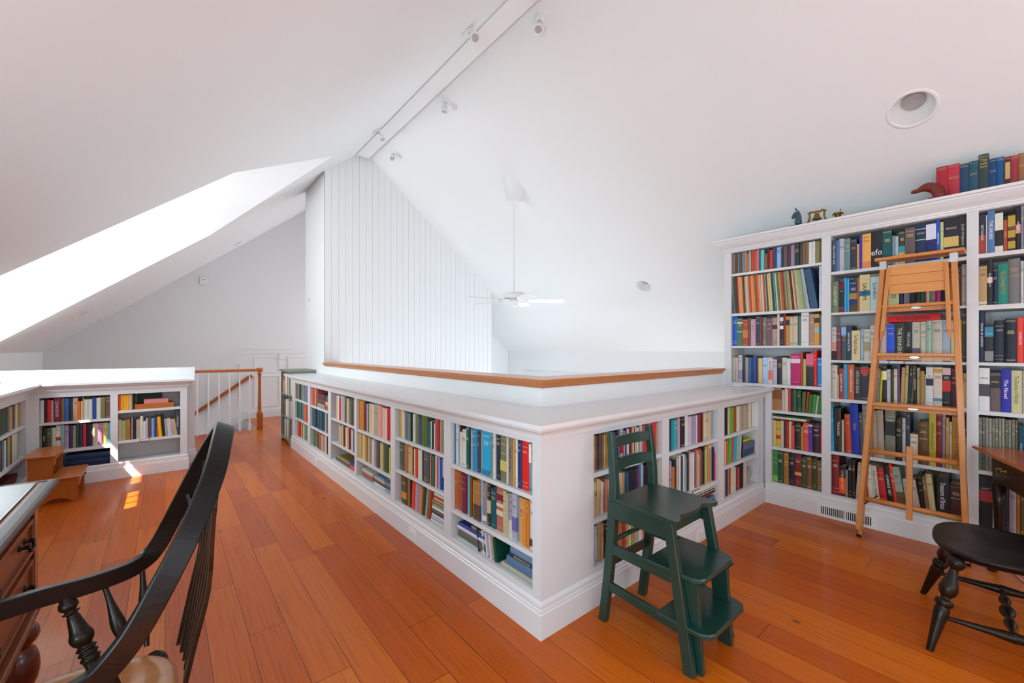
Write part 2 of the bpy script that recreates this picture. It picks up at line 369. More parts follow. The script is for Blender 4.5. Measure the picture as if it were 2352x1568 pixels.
# back gable wall behind the camera; its two windows are added for light
wb = MB(); BW = ((0.45, 2.15), (2.65, 4.15)); bz0, bz1 = 1.0, 2.5
MB.recalc = True
wb.box(XL, 4.85, YB - 0.12, YB, 0, bz0)
for a, b in ((XL, 0.45), (2.15, 2.65), (4.15, 4.85)): wb.ext([(a, bz0), (b, bz0), (b, min(bz1, zl(b), zr(b))), (a, min(bz1, zl(a), zr(a)))], (0, YB, 0), (1, 0, 0), (0, 0, 1), (0, -0.12, 0))
wb.ext([(zx, bz1) for zx in (-0.076,)] + [(4.74, bz1), (RX, RZ)], (0, YB, 0), (1, 0, 0), (0, 0, 1), (0, -0.12, 0))
struct('wall_back', wb, WALL)
for n, (a, b) in enumerate(BW):
    f = MB()
    for xx in (a, (a + b) / 2 - 0.02, b - 0.04): f.box(xx, xx + 0.04, YB - 0.09, YB - 0.04, bz0, bz1)
    for zz in (bz0, (bz0 + bz1) / 2, bz1 - 0.04): f.box(a + 0.04, b - 0.04, YB - 0.088, YB - 0.042, zz, zz + 0.04)
    struct('window_%d' % (n + 5), f, TRIM)
# far wall, with wainscot to follow
fw = MB()
MB.recalc = True
fw.ext([(XL, -2.7), (4.75, -2.7), (4.75, zr(4.75)), (RX, RZ), (XL, zl(XL))], (0, YF, 0), (1, 0, 0), (0, 0, 1), (0, 0.1, 0))
struct('wall_far', fw, WALL)
# block beyond the well: plain left face, beadboard front
bl = MB(); BX0, BX1, BY0, BY1 = 1.75, 4.755, 6.283, 7.33
bl.ext([(BX0, -2.7), (BX1, -2.7), (BX1, zr(BX1)), (RX, RZ), (BX0, zl(BX0))], (0, BY0 + 0.012, 0), (1, 0, 0), (0, 0, 1), (0, BY1 - BY0 - 0.012, 0))
struct('wall_chimney', bl, WALL)
bb = MB(); x = BX0; pts = [(BX0, 0)]; g = 0.0045
while x < BX1 - 0.1:
    x += 0.1; pts += [(x - g, 0), (x, 0.007), (x + g, 0)]
pts.append((BX1, 0)); v = []; f = []
zt = lambda x: min(zl(x), zr(x))
pts = sorted(set(pts + [(RX, 0)]))
for x, d in pts: v += [(x, BY0 + d, -2.7), (x, BY0 + d, zt(x))]
for i in range(len(pts) - 1): f.append((2 * i, 2 * i + 2, 2 * i + 3, 2 * i + 1))
MB.recalc = False; bb.add(v, f); bb.box(BX0, BX0 + 0.004, BY0 + 0.0, BY0 + 0.012, -2.7, zl(BX0)); bb.box(BX1 - 0.004, BX1, BY0, BY0 + 0.012, -2.7, zr(BX1)); struct('wall_beadboard', bb, WALL); MB.recalc = True
struct('wall_well_far', MB().ext([(BX1, -2.7), (XR, -2.7), (XR, zr(XR)), (BX1, zr(BX1))], (0, 7.5, 0), (1, 0, 0), (0, 0, 1), (0, 0.1, 0)), WALL)
wr = MB().box(XR, XR + 0.1, 1.75, 5.1, -2.7, zr(XR)).box(XR, XR + 0.1, 6.8, 7.5, -2.7, zr(XR)).box(XR, XR + 0.1, 5.1, 6.8, -2.7, -0.65).box(XR, XR + 0.1, 5.1, 6.8, 0.75, zr(XR))
struct('wall_right', wr, WALL)
f = MB()  # frame of the unseen gallery window, added under the casing for light
for yy in (5.1, 5.93, 6.76): f.box(XR + 0.03, XR + 0.08, yy, yy + 0.04, -0.65, 0.75)
for zz in (-0.65, 0.03, 0.71): f.box(XR + 0.032, XR + 0.078, 5.14, 6.76, zz, zz + 0.04)
struct('window_9', f, TRIM)
t1 = MB(); t1.box(XR - 0.018, XR, 3.0, 6.9, 0.93, 0.95); t1.box(XR - 0.012, XR, 3.0, 6.88, 0.80, 0.93); t1.box(XR - 0.012, XR, 6.80, 6.88, -2.0, 0.80)
struct('trim_6', t1, TRIM)
struct('wall_behind_books', MB().ext([(4.82, 0), (6.14, 0), (6.14, zr(6.14)), (4.82, zr(4.82))], (0, 1.75, 0), (1, 0, 0), (0, 0, 1), (0, 0.05, 0)).box(4.82, 4.87, YB, 1.75, 0, zr(4.85)), WALL)
struct('floor_lower', MB().box(XL, XR, 1.8, YF, -2.8, -2.7), mat('lower_floor', 'a9763f', 0.4))
MB.recalc = False
fl = MB()
for a, b, c0, d in ((XL, 1.9, YB, 8.55), (1.9, 6.14, YB, 1.95), (1.24, 1.9, 8.55, YF), (1.9, 4.75, 7.33, YF)):
    fl.add([(a, c0, 0), (b, c0, 0), (b, d, 0), (a, d, 0)], [(0, 1, 2, 3)])
struct('floor', fl, FLOOR); MB.recalc = True
fe = MB(); fe.box(XL, 1.24, 8.55, 8.57, -0.25, -0.001); fe.box(1.24, 1.26, 8.57, YF, -0.19, -0.001); fe.box(1.88, 1.9, 1.97, 6.28, -0.3, -0.001)
struct('trim_7', fe, TRIM)

# half walls with oak caps
hw = MB(); hw.box(1.75, 1.90, 1.81, 6.283, -0.3, 1.19); hw.box(1.90, 4.255, 1.81, 1.95, -0.3, 1.19)
struct('wall_well_low', hw, WALL)
cap = MB()
prof = [(-0.21, 1.196), (0.030, 1.196), (0.034, 1.200), (0.034, 1.216), (0.030, 1.220), (-0.21, 1.220)]
cap.sweep(prof, [(4.2, 1.81), (1.75, 1.81), (1.75, 6.26)])
cap.sweep([(0.0, 1.168), (0.010, 1.168), (0.014, 1.178), (0.022, 1.186), (0.024, 1.196), (0.0, 1.196)], [(4.19, 1.81), (1.75, 1.81), (1.75, 6.245)])
struct('trim_1', cap, OAKCAP)
struct('wall_stair_low', MB().box(XL, 0.285, 6.5, 6.63, 0, 1.183), TRIM)
bprof = [(0, 0), (0.016, 0), (0.016, 0.118), (0.012, 0.124), (0.012, 0.136), (0.009, 0.140), (0.009, 0.160), (0.004, 0.172), (0, 0.176)]
struct('baseboard_stair', MB().sweep(bprof, [(0.285, 6.63), (0.285, 6.5), (0.20, 6.5)]), TRIM)

# ------------------------------------------------------------------ built-in bookcases
def frame_boxes(mb, frame, pieces):
    for s0, s1, d0, d1, z0, z1 in pieces:
        o, a, n = frame
        xs = [o[0] + a[0] * s + n[0] * d for s in (s0, s1) for d in (d0, d1)]; ys = [o[1] + a[1] * s + n[1] * d for s in (s0, s1) for d in (d0, d1)]
        mb.box(min(xs), max(xs), min(ys), max(ys), z0, z1)
    return mb
# frames: origin on the face plane, a = to the viewer's right along the face, n = into the case
FR = {
 'L': ((1.40, 0), (0, -1), (1, 0)), 'R': ((0, 1.457), (1, 0), (0, 1)), 'T': ((4.255, 0), (0, -1), (1, 0)),
 'S': ((0, 6.215), (1, 0), (0, 1)), 'W': ((-1.03, 0), (0, 1), (-1, 0)), 'G': ((1.39, 0), (0, -1), (1, 0))}
fwd = (math.sin(YAW), math.cos(YAW)); rgt = (math.cos(YAW), -math.sin(YAW))
def s_at(key, u):
    # distance along the face where the sight line of photo column u meets the face plane
    o, a, n = FR[key]; k = (u - U0) / FPX; d = (fwd[0] + rgt[0] * k, fwd[1] + rgt[1] * k)
    t = o[0] / d[0] if n[0] else o[1] / d[1]
    return (d[1] * t) * a[1] if n[0] else (d[0] * t) * a[0]
def bookcase(key, name, label, s0, s1, ztop, zmat, bays, stiles, depth, base=0.20, head=None, m=CASE):
    """stiles: list of (s0,s1,z0,z1); bays: list of (s0,s1,[shelf (z0,z1)],z0,z1)"""
    o, a, n = FR[key]
    t = thing(name, label, 'bookcase', (o[0] + a[0] * (s0 + s1) / 2, o[1] + a[1] * (s0 + s1) / 2, 0))
    part('face_frame', frame_boxes(MB(), FR[key], [(p[0], p[1], 0, 0.02, p[2], p[3]) for p in stiles]), m, t)
    part('back_panel', frame_boxes(MB(), FR[key], [(min(b[0] for b in bays) - 0.02, max(b[1] for b in bays) + 0.02, depth - 0.012, depth, 0.02, ztop)]), m, t)
    dv = []
    for p in stiles:
        if p[3] - p[2] > 0.5: dv.append((max(p[0] + 0.001, p[1] - 0.05) if key == 'R' and p is stiles[0] else p[0] + 0.001, p[1] - 0.001, 0.02, depth - 0.012, p[2], p[3]))
    for q_ in dv: part('divider', frame_boxes(MB(), FR[key], [q_]), m, t)
    for b0, b1, sh, z0, z1 in bays:
        part('bottom_shelf', frame_boxes(MB(), FR[key], [(b0, b1, 0.004, depth - 0.012, z0 - 0.022, z0)]), m, t)
        part('top_board', frame_boxes(MB(), FR[key], [(b0, b1, 0.02, depth - 0.012, z1, z1 + 0.015)]), m, t)
        for q0, q1 in sh: part('shelf', frame_boxes(MB(), FR[key], [(b0, b1, 0.006, depth - 0.012, q0, q1)]), m, t)
    return t
def bays_from(key, spec):
    return [(s_at(key, u0), s_at(key, u1), sh, z0, z1) for u0, u1, sh, z0, z1 in spec]
LB = bays_from('L', [
 (677, 707, [(0.427, 0.451), (0.69, 0.714)], 0.204, 0.937), (712, 753.5, [(0.422, 0.444), (0.684, 0.706)], 0.204, 0.937),
 (760, 814, [(0.376, 0.395), (0.633, 0.654)], 0.204, 0.937), (818.6, 897, [(0.35, 0.372), (0.624, 0.646)], 0.204, 0.937),
 (907, 1019.6, [(0.434, 0.456), (0.688, 0.71)], 0.205, 0.937), (1035, 1223, [(0.362, 0.387), (0.648, 0.672)], 0.205, 0.937)])
def stile_list(bays, s0, s1, z0, z1, ztop, zb=0.0):
    e = [s0] + [v for b in bays for v in b[:2]] + [s1]
    out = [(e[i], e[i + 1], z0, z1) for i in range(0, len(e), 2)]
    out.append((s0, s1, z1, ztop)); out.append((s0, s1, zb, z0))
    return out
Lc = bookcase('L', 'low_bookcase', 'long white built-in low bookcase with six bays along the plank aisle', -6.60, -1.457, 0.985, 0, LB, stile_list(LB, -6.60, -1.457, 0.20, 0.937, 1.03), 0.345)
RBy = bays_from('R', [
 (1364, 1521, [(0.44, 0.469), (0.695, 0.722)], 0.205, 0.937), (1537, 1650, [(0.355, 0.38), (0.685, 0.71)], 0.204, 0.937), (1664, 1742, [(0.435, 0.461), (0.68, 0.705)], 0.204, 0.937)])
Rc = bookcase('R', 'low_bookcase', 'short white built-in low bookcase with three bays behind the green step chair', 1.4202, 4.235, 0.985, 0, RBy, stile_list(RBy, 1.4202, 4.235, 0.20, 0.937, 1.03), 0.345)
# the blank end face of the left case runs into the right case face
TB = [(-1.747, -1.016, [(1.418, 1.437), (1.728, 1.753), (2.118, 2.14)], 1.085, 2.345),
      (-1.393, -1.016, [(0.491, 0.518), (0.824, 0.85)], 0.195, 1.058),
      (-0.953, -0.189, [(0.532, 0.556), (0.970, 0.995), (1.295, 1.313), (1.689, 1.707), (2.022, 2.047)], 0.195, 2.345),
      (-0.133, 0.63, [(0.554, 0.580), (0.958, 0.985), (1.293, 1.314), (1.67, 1.702), (2.025, 2.052)], 0.195, 2.345)]
tst = [(-1.809, -1.747, 1.052, 2.345), (-1.445, -1.393, 0.19, 1.058), (-1.016, -0.953, 0.19, 2.345), (-0.189, -0.133, 0.19, 2.345), (0.63, 0.69, 0.19, 2.345),
       (-1.809, 0.69, 2.345, 2.45), (-1.445, 0.69, 0, 0.19), (-1.747, -1.016, 1.058, 1.085)]
Tc = bookcase('T', 'tall_bookcase', 'tall white built-in bookcase filled to the cornice behind the ladder', -1.809, 0.69, 2.43, 0, TB, tst, 0.335)
part('end_panel', MB().box(4.275, 4.588, 1.79, 1.809, 1.052, 2.44), CASE, Tc)
part('top_board', MB().box(4.17, 4.80, -0.69, 1.83, 2.452, 2.468), CASE, Tc)
base_tc = MB().sweep([(o, z) for o, z in bprof], [(4.255, -0.69), (4.255, 1.457 - 0.017)])
part('base_moulding', base_tc, TRIM, Tc)
cpr = [(0, 2.352), (0.010, 2.352), (0.012, 2.362), (0.020, 2.366), (0.022, 2.374), (0.030, 2.384), (0.052, 2.402), (0.068, 2.420), (0.076, 2.432), (0.080, 2.434), (0.082, 2.446), (0.098, 2.450), (0.100, 2.468), (0.0, 2.468)]
part('cornice', MB().sweep([(o, z) for o, z in cpr], [(4.255, -0.69), (4.255, 1.809), (4.78, 1.809)]), TRIM, Tc)
SB = [(-0.965, -0.454, [(0.345, 0.378), (0.636, 0.662)], 0.172, 0.915), (-0.393, 0.137, [(0.376, 0.404), (0.707, 0.735)], 0.172, 0.915)]
Sc = bookcase('S', 'low_bookcase', 'white built-in low bookcase with sun patch, in front of the stair railing', -1.03, 0.20, 0.99, 0, SB, stile_list(SB, -1.03, 0.20, 0.168, 0.915, 1.03), 0.28)
part('base_moulding', MB().sweep(bprof, [(0.20, 6.49), (0.20, 6.215), (-1.03 + 0.017, 6.215)]), TRIM, Sc)
WB = [(4.75, 6.09, [(0.351, 0.376), (0.652, 0.677)], 0.172, 0.915)]
Wc = bookcase('W', 'low_bookcase', 'white built-in low bookcase under the dormer at left edge, beside step stool', 4.0, 6.215, 0.99, 0, WB, stile_list(WB, 4.0, 6.215, 0.168, 0.915, 1.03), 0.40)
part('base_moulding', MB().sweep(bprof, [(-1.03, 6.215 - 0.017), (-1.03, 4.0)]), TRIM, Wc)
part('base_moulding', MB().sweep(bprof, [(1.40, 1.457), (1.40, 6.60), (1.74, 6.60)], pre=(4, 1.457)), TRIM, Lc)
part('base_moulding', MB().sweep(bprof, [(4.235, 1.457), (1.40, 1.457)], post=(1.40, 4)), TRIM, Rc)
kpr = [(0, 0.962), (0.011, 0.962), (0.012, 0.972), (0.020, 0.974), (0.021, 0.981), (0.025, 0.990), (0.034, 1.000), (0.050, 1.009), (0.058, 1.012), (0.060, 1.021), (0.071, 1.022), (0.072, 1.0315), (0.0, 1.0315)]
ctp = [(-0.35, 1.031), (0.084, 1.031), (0.088, 1.035), (0.088, 1.048), (0.084, 1.052), (-0.35, 1.052)]
ct = thing('countertop', 'white L-shaped countertop over the long low bookcases round the stairwell', 'countertop', (1.5, 2, 1.03))
top = MB().prism([(1.31, 1.367), (4.253, 1.367), (4.253, 1.809), (1.749, 1.809), (1.749, 6.69), (1.31, 6.69)], 1.032, 1.052)
part('top_board', top, TRIM, ct)
part('moulding', MB().sweep(kpr, [(4.25, 1.457), (1.40, 1.457), (1.40, 6.605), (1.745, 6.605)]), TRIM, ct)
ct2 = thing('countertop', 'white countertop with sun patches on the low bookcases at left', 'countertop', (-0.8, 6.2, 1.04))
part('top_board', MB().prism([(-1.49, 4.0), (-0.945, 4.0), (-0.945, 6.13), (0.27, 6.13), (0.27, 6.499), (-1.49, 6.499)], 1.038, 1.060), TRIM, ct2)
k2 = [(o * 0.95, z + 0.006) for o, z in kpr]
part('moulding', MB().sweep(k2, [(0.20, 6.49), (0.20, 6.215), (-1.03, 6.215), (-1.03, 4.0)]), TRIM, ct2)

# grey painted bookcase at the end of the aisle
gc = thing('grey_bookcase', 'small grey-green painted bookcase standing at the end of the long counter', 'bookcase', (1.55, 7.0, 0))
GY0, GY1, GX0, GX1 = 6.70, 7.30, 1.39, 1.745
sp_ = MB(); sp_.box(GX0, GX1, GY1 - 0.02, GY1, 0.0, 1.07)
part('side_panel', sp_, GRAYP, gc); part('side_panel', MB().box(GX0, GX1, GY0, GY0 + 0.02, 0, 1.07), GRAYP, gc)
part('back_panel', MB().box(GX1 - 0.01, GX1, GY0 + 0.02, GY1 - 0.02, 0.08, 1.07), GRAYP, gc)
part('top', MB().cbox(GX0 - 0.02, GX1, GY0 - 0.012, GY1 + 0.02, 1.07, 1.10), GRAYP, gc)
for z in (0.095, 0.40, 0.735): part('shelf', MB().box(GX0 + 0.004, GX1 - 0.01, GY0 + 0.02, GY1 - 0.02, z - 0.02, z), GRAYP, gc)
ap = [(0.02, 0.0)] + [(0.02 + 0.28 * (1 - math.cos(a)), 0.055 * math.sin(a)) for a in [PI * k / 12 for k in range(1, 12)]] + [(0.58, 0.0), (0.58, 0.09), (0.02, 0.09)]
part('apron', MB().ext([(x, y) for x, y in ap], (GX0 + 0.001, GY0, 0.0), (0, 1, 0), (0, 0, 1), (0.012, 0, 0)), GRAYP, gc)

# ------------------------------------------------------------------ books
# token: width,colour,height%[,lean deg][;t=TITLE:colour][;T=horizontal title:colour][;b=colour:from%:to%]...
ROWS = [
# key, u0, u1, z0, z1, shelf words, tokens
('T',1679,1886,2.14,2.345,'top shelf of tall bookcase\'s left bay',"31,877,98 23,642,95;b=963:30:60 19,68a,97 25,652,98 25,68b,97 25,a85,98;b=222:12:24 15,d63,88 27,9aa,96 33,c43,97 22,a75,95 23,e67,100;b=eef:30:62 15,457,98 37,5cc,95 28,a52,75;b=dcc:68:88 23,334,100 35,d32,88;b=222:45:60 34,246,92 50,9be,94 18,345,88 42,655,92 35,533,94;b=ca5:45:52 41,98a,94 47,233,96 30,444,90 28,864,92 32,764,98 40,ddd,92 30,ddd,92 45,885,92 22,652,94"),
('T',1679,1858,1.753,2.118,'second shelf of tall bookcase\'s left bay',"9,245,96,-3 12,888,96,-3 10,454,96,-3 13,343,96,-3 12,b54,97,-3 15,e96,97,-3 14,e95,97,-3 11,555,97,-3 11,c85,97,-3 11,dc9,97,-3 12,9bb,97,-3 13,d42,97,-3 10,da6,97,-3 12,e95,97,-3 10,e84,97,-3 11,664,97,-3 13,d43,97,-3 12,c95,97,-3 11,da7,97,-3 15,ccd,97,-3 12,d42,97,-3 11,8b9,97,-3 12,344,97,-3 16,cb7,97,-4 14,db7,97,-4 14,245,97,-4 13,38a,97,-4 14,dc8,97,-4 14,575,97,-4 14,c95,97,-4 17,a54,97,-4 13,a53,97,-4 14,797,97,-4 14,8a8,97,-4 14,f84,97,-4 15,333,97,-5 15,dba,97,-5 9,a81,97,-5 14,bbb,97,-5 15,ba8,97,-6 15,9b7,97,-6 15,8a6,97,-7 16,b9b,97,-7 16,9bb,98,-8"),
('T',1879,1886,1.753,2.118,'second shelf of tall bookcase\'s left bay, right end',"28,dde,98"),
('T',1679,1887,1.437,1.728,'third shelf of tall bookcase\'s left bay',"50,26c,97 55,475,93;b=cda:80:86;b=cda:50:52 53,b43,89;b=c74:30:60 28,654,92 50,c9a,88 42,245,95 20,833,94 46,776,92 56,756,86 50,a98,87;b=433:60:75 23,dbb,99 37,222,94;b=eee:55:66;b=ddd:82:94 24,822,97 39,b83,90;b=332:70:88 37,cb9,88 46,cba,88 34,576,88 78,ddd,100 52,a87,92 51,d93,92;b=9bb:40:58;b=432:72:88 32,677,88;t=LANE:eee"),
('T',1679,1887,1.085,1.418,'fourth shelf of tall bookcase\'s left bay',"27,bba,72 28,ca9,73 39,bbc,80;b=99b:10:45 30,432,79;b=48a:70:98 30,999,72 23,36a,72;b=dde:30:60 17,345,72 35,249,76 18,444,74 38,db8,70;t=HOTEL:864 52,ace,73 45,dcc,73;t=MACDONALD:222;b=e87:14:52 40,bbc,69 47,223,76 48,ccb,73 35,cdd,71 91,b26,85;b=ecd:70:84 27,a43,88 27,bb6,70 77,333,85;b=d68:64:100 30,e12,93 51,18c,75"),
('T',1772,1887,0.85,1.058,'fifth shelf of tall bookcase\'s left bay',"82,a74,97;b=852:50:90 30,cbb,90 32,dcb,96 26,d44,100 20,222,90 29,464,95 48,143,95 35,563,90,2 25,a42,88,4 30,373,78,5 35,484,80,6 20,bb9,75,6 35,384,98,7 18,c96,85,8"),
('T',1772,1887,0.518,0.765,'sixth shelf of tall bookcase\'s left bay',"30,cb9,95 42,db2,94;b=c32:30:45 30,cba,99 27,434,98 21,c21,98 25,cc9,98 29,e45,85 58,232,96 17,c93,84 58,d54,112;b=b33:50:53 35,53a,98;b=ddc:92:98 67,322,98 26,b15,115"),
('T',1772,1887,0.195,0.491,'bottom shelf of tall bookcase\'s left bay',"50,484,96;b=8b6:2:20 50,253,95 52,a73,94 58,223,93 64,822,94;b=da6:35:45 48,353,90 48,853,92 52,442,90 50,864,88"),
('T',1908,2220,2.047,2.345,'top shelf of the bay behind the ladder',"58,456,88;t=FALL_RIVER_LINE:eee 30,57a,88 65,bbc,90 70,688,88 77,334,82 31,c95,68 32,33b,90 107,ea5,93;b=d85:0:20 133,222,94;T=efo:fff 115,155,92;b=bcc:20:24 40,89a,75 38,abb,72 77,343,85;b=ea4:0:36;b=39a:36:55 123,655,90 127,135,94;T=DISRAELI:dc9;b=cc9:86:88;b=cc9:58:60 122,226,94;b=dde:55:95 48,25b,97;t=WEDGWOOD:fff 40,cc8,90 180,223,96;T=WEDGWOOD:dc9;b=db6:30:55 97,333,99;t=Josiah_Wedgwood:ddd"),
('T',1908,2220,1.707,2.022,'second shelf of the bay behind the ladder',"83,786,82;t=A_HISTORY:ded 67,222,76;b=713:0:16;b=713:80:100 30,3ae,90 27,5be,86 93,236,78;b=542:0:22;b=a84:42:62 32,a63,85 123,dc9,92;t=SARUM:222;b=269:42:56 117,bdd,92;t=London:346;b=876:92:100 38,a87,92 60,999,88 130,cc9,84;t=LAND:554 55,235,86 70,778,85 75,223,84 50,222,82 52,265,84;t=SOUTH:eee 18,b22,84 40,ccb,85 72,876,86;b=a43:60:78 68,b38,90 100,222,82 80,a85,84 45,333,84 15,a63,85 63,bbb,92"),
('T',1908,2220,1.313,1.689,'third shelf of the bay behind the ladder',"68,ccc,74;b=d98:30:55;b=322:0:28 67,734,73 70,455,72;b=8be:75:100 77,235,75;t=SAM_WALTON:fff 126,dc9,64;t=The_Wealth_of_Nations:222 52,abd,67 85,ccb,67;b=a97:30:60 75,ccc,74 80,ccc,70 80,cba,72 115,25d,75 145,332,77;t=THE_BANKERS:ddc 105,222,79;t=MICHAEL:ddd 112,ccb,78;b=668:0:34 88,ddc,79 75,acb,79 155,ccb,79 115,abc,80;b=345:0:20 80,cc9,78 80,ca3,80 70,443,99"),
('T',1908,2220,0.995,1.295,'fourth shelf of the bay behind the ladder',"84,ccb,92 20,bbb,66 65,a32,84;t=ANCIENT_CRETE:eed 60,39c,95 92,c63,94;t=GREECE_in_the_Bronze_Age:eed 94,333,91;t=ARTS_AND_IDEAS:dcb 117,334,93;b=c33:76:92 60,a76,88 30,777,85 60,776,86,2 30,dc2,80,2 75,222,96;b=eeb:60:84 55,bbb,84 45,433,84 55,cca,86 35,648,97 55,b95,90,2 50,ba7,95,2 40,234,95,3 40,553,95,3 55,221,93;t=CIVILISATION:eed 45,ba8,90 65,a84,82 20,ccb,74 105,ddd,92;b=223:52:70 130,dcb,92;b=c92:86:96;b=48a:12:20 120,222,93;b=c22:38:66;b=dbb:80:98 105,412,93 75,333,80 50,ca6,80"),
('T',1908,2220,0.556,0.970,'fifth shelf of the bay behind the ladder',"30,29c,88,-1 20,443,85 60,322,86;t=TREASURES:eee 30,cb9,64 25,433,76 65,c41,76,-2 95,13a,97,-2;t=Egypt:c95 45,556,82,-2 70,998,98,-2 40,877,90 50,a97,88,-2 80,a98,90,-2;t=AL_MESSIAH:ba9 120,776,93;b=222:48:76 75,222,76 40,bbb,78 50,345,88 95,dcb,52 120,642,76 85,ba3,96;t=MICHELANGELO:332 65,822,97 45,889,106 40,c83,86 30,ccb,80 120,a72,90;t=HISTORY_OF_ART:742 50,222,88"),
('T',1908,2220,0.195,0.532,'bottom shelf of the bay behind the ladder',"80,822,97 70,222,72;b=f51:8:62;t=CHINESE_ART:fc8 25,987,66 40,222,90 40,322,90 55,cba,88,3 60,b98,84 35,b21,62,-4 60,ddc,88,-5 60,ccb,86,-5;t=AND_COLLECTIBLES:544 85,b22,84,-6 75,111,86,-7;t=CHINESE_ART:eee 35,e32,96,-7 90,9a9,92,-8;b=653:0:40 80,bcb,68,-7 75,cba,70,-8 50,222,82,-5 45,864,82,-5 70,cb8,88,-5 135,111,86;t=Treasures_of_Britain:fff 140,422,74 50,353,64"),
('T',2248,2352,2.052,2.345,'top shelf of tall bookcase\'s right bay',"65,334,92;b=a43:0:48;t=BRITANNIA:ddd 14,ccc,90 73,57a,100;t=THE_DRUIDS:fff 80,222,90;b=ddc:0:16;b=ddc:56:100 43,b54,72;t=USAGE:ec8 74,322,82;b=b93:6:26;b=b93:36:56;b=b93:66:96 50,222,103;t=WILLIAM_I:eee;b=d99:38:58 30,889,98"),
('T',2248,2352,1.702,2.025,'second shelf of tall bookcase\'s right bay',"78,b96,82;b=dcb:4:10 53,222,98;t=ELIZABETH_I:eee;b=dcb:48:60 49,124,76 98,187,83;t=ELIZABETH:c84 117,777,92 33,ccc,86"),
('T',2248,2352,1.314,1.67,'third shelf of tall bookcase\'s right bay',"72,124,98;t=TOWER_OF_LONDON:eee 115,222,72;b=888:4:30;b=38a:68:94;T=Victory:eee 145,123,80 150,123,81 90,e43,84;t=LONDON:fff"),
('T',2248,2352,0.985,1.293,'fourth shelf of tall bookcase\'s right bay',"138,ddd,94;b=444:34:62;T=CHURCHILL:332 140,655,84;b=221:60:92;T=STORY:dc9 128,22a,93;t=The_Novel:fff 140,cc9,90;t=The_Duchess_of_Windsor:553 20,ccc,90"),
('T',2248,2352,0.580,0.958,'fifth shelf of tall bookcase\'s right bay',"37,776,95 40,665,95 40,888,95 38,998,95 40,776,95 40,887,95 38,887,95 38,998,95 42,665,95 40,998,95 40,776,95 38,764,95 70,045,86;t=Old_Sturbridge:dee"),
('T',2248,2352,0.195,0.554,'bottom shelf of tall bookcase\'s right bay',"200,111,96;b=922:50:72;T=ART:da6 75,ccb,80;t=Ancient_World:443 110,111,80 60,233,96 110,a9a,92 60,b71,84 50,653,80"),
('R',1364,1521,0.722,0.937,'top shelf of bay behind step chair',"25,aa9,95 16,bba,93 20,b96,92 20,753,90 20,334,90 20,855,93 20,766,90 14,cc5,88 14,b72,90 16,d98,92 14,7ac,88 16,49a,92 12,336,90 14,733,90 12,222,93 12,a23,88 16,237,95 16,48a,92 30,ccc,96;b=d22:30:62 14,223,92 14,ccd,88 14,236,95 16,ddd,92 20,111,90 14,d42,92 16,ddc,93 14,234,88 16,ccb,94 14,dcb,90 14,433,92 16,cbb,93 14,ccc,95 18,977,90 24,d22,97;b=ddd:0:40 14,ccc,92 22,222,90 18,eee,93 24,d12,97 14,c11,95 20,a87,93"),
('R',1364,1521,0.469,0.695,'middle shelf of bay behind step chair',"28,ba7,84 26,cb8,86 24,ca7,92 18,cb9,86 18,dcb,80 18,a65,80 18,b76,84 20,c97,82 22,698,86 20,36b,90 24,dcb,88 22,dcc,88 24,cb8,88 24,b96,86 24,257,84 24,223,86;b=c36:50:70 24,224,88 20,322,84 20,436,86 20,657,88 20,9bc,92 18,223,88 18,211,86 18,223,90 16,455,86 14,887,90 12,c71,96 12,222,85 18,aa3,84"),
('R',1364,1521,0.2055,0.44,'bottom shelf of bay behind step chair',"22,424,88 22,bbb,88 20,a86,94 16,c96,86 22,222,90 16,da8,88 18,222,90 18,cc8,86 14,b86,84 16,e98,92 14,c42,96 18,cb8,92 16,dc9,88 16,a95,86 20,cb9,88 18,dcc,90 14,e76,84 12,a22,88 14,333,86 12,d88,84 12,433,82 14,b97,84 14,246,90"),
('R',1537,1646,0.71,0.937,'top shelf of middle bay, right of step chair',"30,c24,88 30,235,90 35,199,92 45,3ab,90 20,c9b,92 57,222,90 33,ddd,94 35,cbc,90 35,99b,92 27,ccc,90 26,924,94 27,222,92 12,d94,88 44,ccb,94 26,db7,95 26,8ac,94"),
('R',1537,1650,0.38,0.685,'middle shelf of middle bay, right of step chair',"60,a62,82;b=743:20:26;b=743:50:56 15,9be,84 30,c73,70 30,334,84 16,ccb,86 16,ba9,84 18,ddc,90 18,444,88 18,ccd,92 20,8ac,90 18,796,80 18,222,86 18,554,90 20,dcc,88 18,ccc,86 18,ddd,88 18,944,92 16,aaa,90 18,cc8,80 28,c51,90 18,246,84 20,222,92 16,bb4,86 18,9bc,90 16,d93,98 18,357,84 18,ddd,90 16,324,84 14,c23,70"),
('R',1664,1742,0.705,0.937,'top shelf of bay next to tall bookcase',"17,ccb,92 15,c56,94 33,211,98 20,bba,94 15,ca9,94 40,7a2,92 25,a43,92 30,ddc,90 20,ca8,92 20,999,90 45,ba8,92 30,ddc,94 20,ca8,96 25,eee,92"),
('R',1664,1714,0.461,0.68,'middle shelf of bay next to tall bookcase',"14,cb9,80 14,ba9,84 14,876,86 14,db8,88 14,d44,92 14,ca8,90 26,4b3,96,4 26,d34,98,5 28,2ac,98,6 34,9ba,96,7 20,ccb,90,6 16,222,84,4"),
('R',1664,1722,0.204,0.435,'bottom shelf of bay next to tall bookcase',"10,211,94 12,ccb,90 14,987,92 14,234,96 10,456,94 14,e64,92 14,345,88;t=FLORENCE:eee 26,dc9,96 12,ddd,90;b=d32:0:30 16,346,92 14,d32,84 14,333,90 14,211,90 14,235,92 20,cba,96"),
('L',677,706.5,0.714,0.937,'top shelf of farthest bay of long low bookcase',"10,222,96 30,887,96 30,433,96 22,776,95 24,798,95 22,678,94 40,779,95 40,777,95 14,556,95"),
